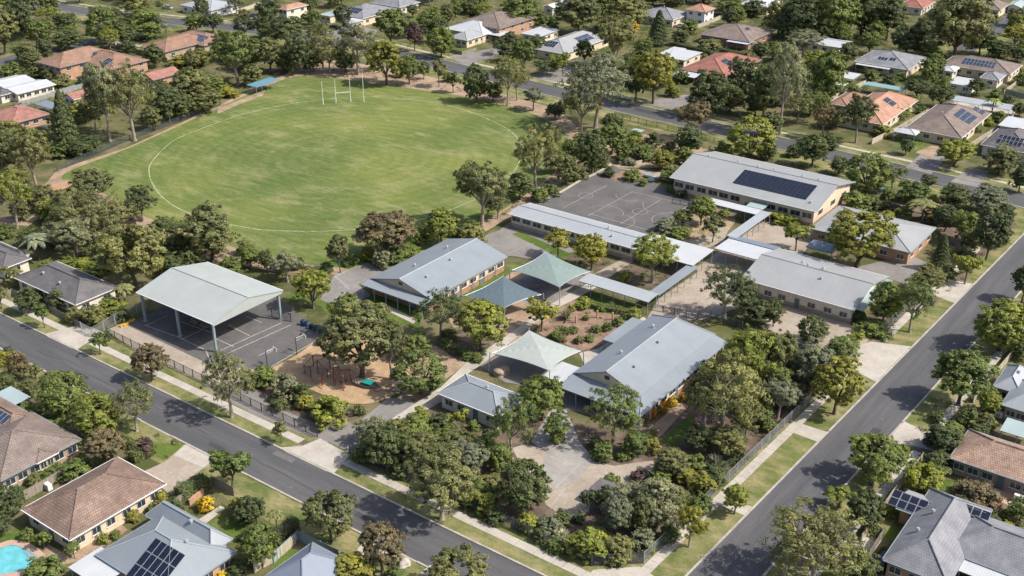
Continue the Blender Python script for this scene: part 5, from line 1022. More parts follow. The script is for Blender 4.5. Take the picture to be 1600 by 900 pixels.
for i in range(len(hull)): j = (i + 1) % len(hull); a, b = hull[i], hull[j]; g.face([(a[0] * .85, a[1] * .7, 0), (b[0] * .85, b[1] * .7, 0), (b[0], b[1], .65), (a[0], a[1], .65)])
g.face([(a[0] * .9, a[1] * .8, .3) for a in hull]); g.build('hull', MT['timber'], nb, rz=R(10))
g = Geo(); g.face([(-.6, -.8, 1.1), (1.4, -.7, .9), (1.5, .7, 1.1), (-.5, .8, .9)]); g.box(-.2, 1.2, -.35, .35, .3, .75); g.build('deck', MT['tealp'], nb, rz=R(10))
for x, y in ((-.6, -.8), (1.4, -.7), (1.5, .7), (-.5, .8)): g = Geo(); g.tube((x, y, 0), (x, y, 1.05), .05, .05, 6); g.build('post', MT['redwood'], nb, rz=R(10))
rs = empty('ring_seat', P(627, 612), 'white ring-shaped play seat at the edge of the bark', 'play equipment'); g = Geo(); g.path([(1.0 * math.cos(i * math.pi / 8), .15 * math.sin(i * .7), 1.0 + 1.0 * math.sin(i * math.pi / 8)) for i in range(17)], .13, 8); g.build('ring', MT['whitep'], rs, rz=R(20))
tt = empty('tyre_tunnel', P(502, 541), 'black tyre climbing tunnel beside the big tree', 'play equipment')
for k in range(4): g = Geo(); g.path([(.7 * math.cos(i * math.pi / 8), k * .4, .75 + .7 * math.sin(i * math.pi / 8)) for i in range(17)], .17, 8); g.build('tyre', MT['rubber'], tt, rz=R(35))
def boulder(label, x, y, r, seed, mat='stone'):
    bm = bmesh.new(); bmesh.ops.create_icosphere(bm, subdivisions=3, radius=r); q = random.Random(seed); ph = [q.uniform(0, 6) for _ in range(6)]
    for v in bm.verts:
        n = v.co.normalized(); k = 1 + .16 * math.sin(3 * n.x + ph[0]) + .12 * math.sin(5 * n.y + ph[1]) + .08 * math.sin(7 * n.z + ph[2]); v.co = v.co * k; v.co.z = max(-.3 * r, v.co.z * .7)
    m = bpy.data.meshes.new('boulder'); bm.to_mesh(m); bm.free(); m.materials.append(MT[mat]); p = P(x, y); tag(ob('boulder', m, None, (p.x, p.y, .25 * r)), label, 'boulder', 'boulders')
boulder('big sandstone boulder under the mint shade sail', 783, 583, 1.5, 1); boulder('pale boulder beside the play boat', 590, 610, .5, 2); boulder('round boulder at the drive corner garden', 548, 648, .6, 3); boulder('flat stone on the front verge grass near the street trees', 632, 883, .9, 4, 'conc')
boulder('grey boulder in the round sand patch by the oval', 101, 298, .9, 5); boulder('pale boulder near the orange shrubs by the verandah block', 1000, 664, .5, 6)
# tall garden posts in the red mulch bed
for i, (x, y) in enumerate(((933, 497), (957, 500), (900, 505))):
    g = Geo(); g.box(-.12, .12, -.12, .12, 0, 1.5); g.box(-.15, .15, -.15, .15, 1.5, 1.58); tag(g.build('garden_post', MT['brickor'], None, P(x, y)), ['terracotta totem post in the middle of the red mulch bed', 'terracotta totem post nearest the covered walkway', 'terracotta totem post nearest the yellow tree'][i], 'post', 'totem posts')
# white play sculptures in the native garden, blue mats by the ball court
for lb, x, y, m in (('blue seat pad on the pale paving beside the ball court', 1018, 284, 'bluebin'), ('blue and white play table near the hall corner', 1012, 277, 'bluef'), ('blue play canopy in the native garden behind the hall', 1370, 303, 'cobalt'), ('aqua play hut roof in the native garden by the far road', 996, 214, 'aqua')):
    r = empty('play_table', P(x, y), lb, 'play table', 'small play tables'); g = Geo(); hh = 1.9 if 'canopy' in lb or 'hut' in lb else .7; w_ = 1.6 if hh > 1 else .9
    g.box(-w_, w_, -w_ * .7, w_ * .7, hh, hh + .08); g.build('table_top', MT[m], r)
    for sx in (-.8, .8):
        for sy in (-.5, .5): g = Geo(); g.tube((sx * w_, sy * w_, 0), (sx * w_, sy * w_, hh), .05, .05, 6); g.build('leg', MT['gsteel'], r)

# swimming pool
pool = [(-30, 862), (0, 857), (18, 852), (37, 857), (60, 873), (50, 884), (30, 893), (0, 899), (-30, 905)]
pw = [P(*q) for q in pool]; pc = sum(pw, Vector()) / len(pw); PR = empty('swimming_pool', pc, 'turquoise swimming pool with pink paving in the corner garden', 'swimming pool')
sm = smooth(pw, 5)
def ringmesh(k0, k1, z0, z1, name, mat):
    g = Geo(); n = len(sm)
    q = lambda i, k, z: tuple((sm[i % n] - pc) + ((sm[i % n] - pc).normalized() * k) + Vector((0, 0, z)))
    for i in range(n): g.face([q(i, k0, z0), q(i, k1, z1), q(i + 1, k1, z1), q(i + 1, k0, z0)])
    return g.build(name, MT[mat], PR)
ringmesh(-.05, 1.1, .1, .1, 'coping', 'coping'); ringmesh(-.05, -.06, .1, .03, 'pool_edge', 'tealp'); ringmesh(1.1, 1.12, .1, 0, 'coping_edge', 'coping')
o = sheet('water', [s_ - pc for s_ in sm], .04, MT['water']); del o['kind']; o.parent = PR
for k in range(3):
    a, b = P(38 + 7 * k, 861 + 5 * k), P(52 + 4 * k, 878 + 1 * k); g = Geo(); d = (b - a); g.bar(a - pc + Vector((0, 0, .06 + .01 * k)), b - pc + Vector((0, 0, .06 + .01 * k)), .35, .06); g.build('step', MT['teal'], PR)
LMK.append((20, 870, 'the swimming pool'))

# cars
def car(label, x, y, ang, col, lm=None):
    p = P(x, y); r = empty('parked_car', (p.x, p.y, .05), label, 'car', 'parked cars', ang); key = 'carpaint_%s' % col
    if key not in MT:
        MT[key] = m_plain(key, dict(white=(.7, .7, .7), dark=(.03, .035, .045), silver=(.4, .42, .44), red=(.3, .03, .03), blue=(.04, .08, .16))[col], .25, .3, .04, spec=.6)
    prof = [(-2.2, .45), (-2.2, .95), (-1.75, 1.0), (-.95, 1.08), (2.1, 1.02), (2.2, .8), (2.2, .45)]; g = Geo()
    def ext(pr, w0, w1, zc):
        wf = lambda z: w0 + (w1 - w0) * max(0, min(1, (z - .4) / zc)); n = len(pr)
        for i in range(n): j = (i + 1) % n; a, b = pr[i], pr[j]; g.face([(a[0], -wf(a[1]), a[1]), (b[0], -wf(b[1]), b[1]), (b[0], wf(b[1]), b[1]), (a[0], wf(a[1]), a[1])][::-1])
        g.face([(a[0], -wf(a[1]), a[1]) for a in pr][::-1]); g.face([(a[0], wf(a[1]), a[1]) for a in pr])
    low = [(-2.2, .3)] + prof[1:-1] + [(2.2, .3)]; ext(low, .86, .84, .7); b = g.build('body', MT[key], r)
    g = Geo(); ext([(-1.25, 1.03), (-.5, 1.46), (1.2, 1.46), (1.95, 1.03)], .84, .62, 1.06); g.build('cabin_glass', MT['glass'], r)
    g = Geo(); g.box(-.5, 1.2, -.6, .6, 1.465, 1.5); g.build('roof', MT[key], r)
    for sx in (-1.4, 1.4):
        for sy in (-.8, .8): g = Geo(); g.tube((sx, sy - .1, .32), (sx, sy + .1, .32), .33, .33, 14); w = g.build('wheel', MT['rubber'], r); h = Geo(); h.tube((sx, sy - .11, .32), (sx, sy + .11, .32), .2, .2, 10); h.build('rim', MT['alu'], w)
    for sy in (-.6, .6): g = Geo(); g.box(-2.22, -2.17, sy - .2, sy + .2, .68, .84); g.build('headlight', MT['whitep'], r); g = Geo(); g.box(2.17, 2.22, sy - .18, sy + .18, .75, .88); g.build('tail_light', MT['redwood'], r)
for a_ in (('dark car parked in the shade beside the large grey house', 1378, 884, R(80), 'dark'), ('dark car in front of the blue-grey house with the white wing', 504, 42, R(5), 'dark'), ('black car beside the dark car at the blue-grey house', 522, 45, R(5), 'dark'), ('silver car nosing out beside the white wing', 543, 47, R(40), 'silver'),
           ('dark car under the grey carport of the pink-tiled house', 66, 206, R(20), 'dark'), ('dark car on the driveway across the far road', 393, 27, R(70), 'dark'), ('silver car behind the far road trees', 262, 14, R(10), 'silver'), ('white car in the yard of the two-storey house', 72, 18, R(0), 'white'),
           ('white car parked near the terracotta house at the top', 440, 31, R(0), 'white'), ('silver car on the driveway of the many-panelled house', 878, 104, R(80), 'silver'), ('white car in the yard behind the wide brown house', 1063, 43, R(10), 'white')): car(*a_)
# air-conditioner and hot-water units, dish
for lb, x, y in (('white air-conditioner unit beside the pale blue-grey house', 1560, 652), ('white air-conditioner unit on the tan tiled house patio', 1590, 783), ('white garden box behind the brown house by the pool', 76, 765)):
    r = empty('utility_box', P(x, y), lb, 'utility box', 'utility boxes'); g = Geo(); g.box(-.6, .6, -.35, .35, .1, 1.1); g.build('casing', MT['whitep'], r); g = Geo(); g.tube((0, -.36, .6), (0, -.39, .6), .35, .35, 14); g.build('fan_grille', MT['gsteel'], r)
# drain pits set in the kerbs
for i, (x, y) in enumerate(((87, 535), (452, 779), (1284, 667), (1362, 757 - 20))):
    pass
# ------------------------------------------------------------------ trees and shrubs
def inside(p, poly):
    c = False; n = len(poly)
    for i in range(n):
        a, b = poly[i], poly[(i + 1) % n]
        if (a[1] > p[1]) != (b[1] > p[1]) and p[0] < (b[0] - a[0]) * (p[1] - a[1]) / (b[1] - a[1]) + a[0]: c = not c
    return c
def leafmesh(name, cen, nor, size, asp, rng, val):
    """Many small leaf-shaped faces: centres, facing directions, half lengths."""
    n = len(cen); r = rng.normal(size=(n, 3)); nor = nor / (np.linalg.norm(nor, axis=1, keepdims=True) + 1e-9)
    u = np.cross(nor, r); u /= (np.linalg.norm(u, axis=1, keepdims=True) + 1e-9); w = np.cross(nor, u)
    L = (size * rng.uniform(.7, 1.35, (n, 1))); bend = nor * L * rng.uniform(-.35, .1, (n, 1))
    v = np.empty((n, 4, 3), dtype=np.float32)
    v[:, 0] = cen - u * L + bend; v[:, 1] = cen + w * L * asp; v[:, 2] = cen + u * L + bend; v[:, 3] = cen - w * L * asp
    m = bpy.data.meshes.new(name); m.vertices.add(n * 4); m.vertices.foreach_set('co', v.ravel())
    m.loops.add(n * 4); m.loops.foreach_set('vertex_index', np.arange(n * 4, dtype=np.int32))
    m.polygons.add(n); m.polygons.foreach_set('loop_start', np.arange(0, n * 4, 4, dtype=np.int32))
    m.update(); a = m.attributes.new('v', 'FLOAT', 'POINT'); a.data.foreach_set('value', np.repeat(np.clip(val, 0, 1), 4).astype(np.float32))
    return m

def clumps(rng, n, rad, cz, lowz=-.55, inner=.55, flat=0):
    out = []; tries = 0
    while len(out) < n and tries < 6000:
        tries += 1; d = rng.normal(size=3); d /= np.linalg.norm(d)
        if d[2] < lowz: continue
        k = rng.uniform(inner, .86); p = d * k * rad; p[2] += cz
        if all(np.linalg.norm((p - q) / rad) > .30 * (30 / n) ** .4 for q in out) or tries > 3500: out.append(p)
    return np.array(out)

def crown(name, seed, n, rad, cz, rc, nl, leaf, asp=.5, lowz=-.55, inner=.55, wob=.35, droop=0, squash=.8, tuft=12, tr=.34):
    """Leaf tufts spread over the shells of irregular clumps; every leaf is a small face of its own."""
    rng = np.random.default_rng(seed); rad = np.array(rad); C = clumps(rng, n, rad, cz, lowz, inner); n = len(C)
    rcs = rc * rng.uniform(1 - wob, 1 + wob, n); wgt = rcs ** 2 / (rcs ** 2).sum(); nt_ = n * tuft; ti = rng.choice(n, nt_, p=wgt)
    d = rng.normal(size=(nt_, 3)); d[:, 2] += .3; d /= np.linalg.norm(d, axis=1, keepdims=True)
    el = rng.uniform(.75, 1.3, (n, 3)); T = C[ti] + d * el[ti] * (rcs[ti][:, None] * (rng.uniform(.2, 1.0, (nt_, 1)) ** .4)) * np.array([1, 1, squash])
    idx = rng.integers(0, nt_, nl); e = rng.normal(size=(nl, 3)); e /= np.linalg.norm(e, axis=1, keepdims=True)
    trs = tr * rng.uniform(.6, 1.5, nt_); pos = T[idx] + e * (trs[idx][:, None] * rng.uniform(.1, 1, (nl, 1)) ** .5) * np.array([1.1, 1.1, .8])
    if droop: pos[:, 2] -= droop * rng.uniform(0, 1, nl) * np.linalg.norm(pos[:, :2] - C[ti][idx][:, :2], axis=1) ** 2
    out = pos - np.array([0, 0, cz]); out /= (np.linalg.norm(out, axis=1, keepdims=True) + 1e-6)
    nor = e * .45 + d[idx] * .55 + out * .45 + rng.normal(size=(nl, 3)) * .38 + np.array([0, 0, .2])
    cl = rng.uniform(-.14, .14, n); tv = rng.normal(size=nt_) * .13; val = .5 + cl[ti][idx] + tv[idx] + rng.normal(size=nl) * .16
    pos[:, 2] = np.maximum(pos[:, 2], .12)
    return leafmesh(name, pos, nor, leaf, asp, rng, val), C

def trunk(name, seed, C, h0, r, lean=.3, nb=12):
    rng = np.random.default_rng(seed); g = Geo(); fork = Vector((rng.uniform(-lean, lean), rng.uniform(-lean, lean), h0))
    mid = Vector((fork.x * .3 + rng.uniform(-.1, .1), fork.y * .3, h0 * .5)); g.tube((0, 0, -.15), (mid.x * .3, mid.y * .3, .35), r * 1.5, r * 1.05, 9); g.tube((mid.x * .3, mid.y * .3, .35), mid, r * 1.05, r * .9, 9); g.tube(mid, fork, r * .9, r * .8, 9)
    order = rng.permutation(len(C))[:nb]
    for i in order:
        c = Vector(C[i]); m1 = fork.lerp(c, .45) + Vector((rng.uniform(-.3, .3), rng.uniform(-.3, .3), rng.uniform(-.1, .5))); rr = r * rng.uniform(.35, .6)
        g.tube(fork - Vector((0, 0, rng.uniform(0, .3))), m1, rr, rr * .65, 6); g.tube(m1, c, rr * .65, rr * .25, 5)
        for _ in range(2):
            e = c + Vector(rng.normal(size=3) * .8); g.tube(m1.lerp(c, .5), e, rr * .35, rr * .12, 4)
    return g.mesh(name, None, True)
PROTO = {}
def proto(kind):
    L = []
    spec = dict(g=(6, dict(n=26, rad=(3.7, 3.7, 3.6), cz=6.4, rc=1.2, nl=14699, leaf=0.162, asp=.36, lowz=-.55, inner=.42, wob=.45, droop=.14, squash=.85, tuft=11, tr=.36), 3.2, .24),
                d=(6, dict(n=30, rad=(3.6, 3.6, 4.5), cz=5.1, rc=1.25, nl=16800, leaf=0.162, asp=.5, lowz=-.85, inner=.5, wob=.45, droop=.05, tuft=13, tr=.36), 2.0, .24),
                r=(6, dict(n=40, rad=(3.7, 3.7, 3.9), cz=5.9, rc=1.0, nl=18200, leaf=0.153, asp=.55, lowz=-.7, inner=.66, wob=.35, tuft=12, tr=.3), 2.2, .24),
                t=(3, dict(n=70, rad=(3.65, 3.65, 4.35), cz=5.1, rc=.72, nl=21000, leaf=0.145, asp=.55, lowz=-.92, inner=.8, wob=.3, tuft=9, tr=.28), 1.4, .24),
                s=(5, dict(n=15, rad=(3.4, 3.4, 3.3), cz=6.5, rc=1.3, nl=7000, leaf=0.255, asp=.45, lowz=-.7, inner=.35, wob=.45, tuft=11, tr=.42), 3.4, .2),
                b=(7, dict(n=18, rad=(3.6, 3.6, 7.0), cz=2.2, rc=1.35, nl=5880, leaf=0.289, asp=.5, lowz=-.15, inner=.55, wob=.4, squash=1.3, tuft=12, tr=.5), 1.5, .12))
    if kind in spec:
        nv, kw, h0, r = spec[kind]
        for s in range(nv):
            k2 = dict(kw); q = random.Random(s * 7 + ord(kind))
            if kind == 'g' and s % 2: k2.update(n=17, nl=7600, inner=.62, rc=1.3, tuft=9)
            k2['rad'] = (kw['rad'][0] * q.uniform(.9, 1.08), kw['rad'][1] * q.uniform(.9, 1.08), kw['rad'][2] * q.uniform(.92, 1.04)); k2['n'] = int(kw['n'] * q.uniform(.8, 1.15))
            m, C = crown('crown' if kind != 'b' else 'shrub', 100 * ord(kind) + s, **k2)
            L.append((m, trunk('trunk', s + 5, C, h0 * q.uniform(.85, 1.15), r) if kind != 'b' else None))
    elif kind == 'c':
        for s in range(2):
            rng = np.random.default_rng(900 + s); nl = 7000; z = rng.uniform(.05, 1, nl) ** 1.15; z = 1 - z * .95
            ang = rng.uniform(0, 6.283, nl); lay = .82 + .18 * np.sin(z * 60 + 3 * np.sin(ang * 3)); rad_ = (1 - z) ** .75 * 3.9 * lay * rng.uniform(.7, 1.05, nl)
            pos = np.stack([np.cos(ang) * rad_, np.sin(ang) * rad_, z * 9.8 + .5], 1); nor = np.stack([np.cos(ang), np.sin(ang), .6 + 0 * z], 1) + rng.normal(size=(nl, 3)) * .5
            m = leafmesh('crown', pos, nor, .22, .5, rng, .5 + rng.normal(size=nl) * .22); g = Geo(); g.tube((0, 0, -.1), (0, 0, 9), .26, .05, 8); L.append((m, g.mesh('trunk', None)))
    elif kind == 'x':          # spiky rosette plant with arching strap leaves
        for s in range(3):
            rng = np.random.default_rng(950 + s); g = Geo(); val = []
            for i in range(70):
                a = rng.uniform(0, 6.28); el = rng.uniform(.25, 1.45); Ln = rng.uniform(3.2, 4.6); w = .34; d = Vector((math.cos(a) * math.cos(el), math.sin(a) * math.cos(el), math.sin(el) * 1.9)); sd = Vector((-math.sin(a), math.cos(a), 0)) * w
                b0 = Vector((d.x * .2, d.y * .2, .3)); p1 = d * Ln * .55; p2 = d * Ln - Vector((0, 0, .9 * math.cos(el))); v_ = float(np.clip(.5 + rng.normal() * .25, 0, 1))
                g.face([b0 - sd * .6, b0 + sd * .6, p1 + sd, p1 - sd]); g.face([p1 - sd, p1 + sd, p2]); val += [v_] * 7
            m = g.mesh('shrub', None); at = m.attributes.new('v', 'FLOAT', 'POINT'); at.data.foreach_set('value', np.array(val, dtype=np.float32)); L.append((m, None))
    elif kind == 'q':          # palm: clean trunk and drooping fronds
        for s in range(2):
            rng = np.random.default_rng(970 + s); g = Geo(); val = []
            for i in range(26):
                a = i * 2.4 + rng.uniform(-.2, .2); el = rng.uniform(-.2, 1.1); pts = []
                for t in np.linspace(0, 1, 6): pts.append(Vector((math.cos(a) * math.cos(el) * t * 4.0, math.sin(a) * math.cos(el) * t * 4.0, 7.5 + math.sin(el) * 2.2 * t - 1.9 * t * t)))
                sd = Vector((-math.sin(a), math.cos(a), 0))
                for k in range(5):
                    w0 = .75 * (1 - abs(k / 5 - .4)); w1 = .75 * (1 - abs((k + 1) / 5 - .4)) * (0 if k == 4 else 1); dz = Vector((0, 0, -.25)); v_ = float(np.clip(.5 + rng.normal() * .2, 0, 1))
                    g.face([pts[k], pts[k + 1], pts[k + 1] + sd * w1 + dz, pts[k] + sd * w0 + dz]); g.face([pts[k + 1], pts[k], pts[k] - sd * w0 + dz, pts[k + 1] - sd * w1 + dz]); val += [v_] * 8
            m = g.mesh('crown', None); at = m.attributes.new('v', 'FLOAT', 'POINT'); at.data.foreach_set('value', np.array(val, dtype=np.float32))
            t_ = Geo(); t_.tube((0, 0, -.1), (0, 0, 7.6), .3, .2, 9); L.append((m, t_.mesh('trunk', None)))
    PROTO[kind] = L
for k in 'gdrtsbcxq': proto(k)

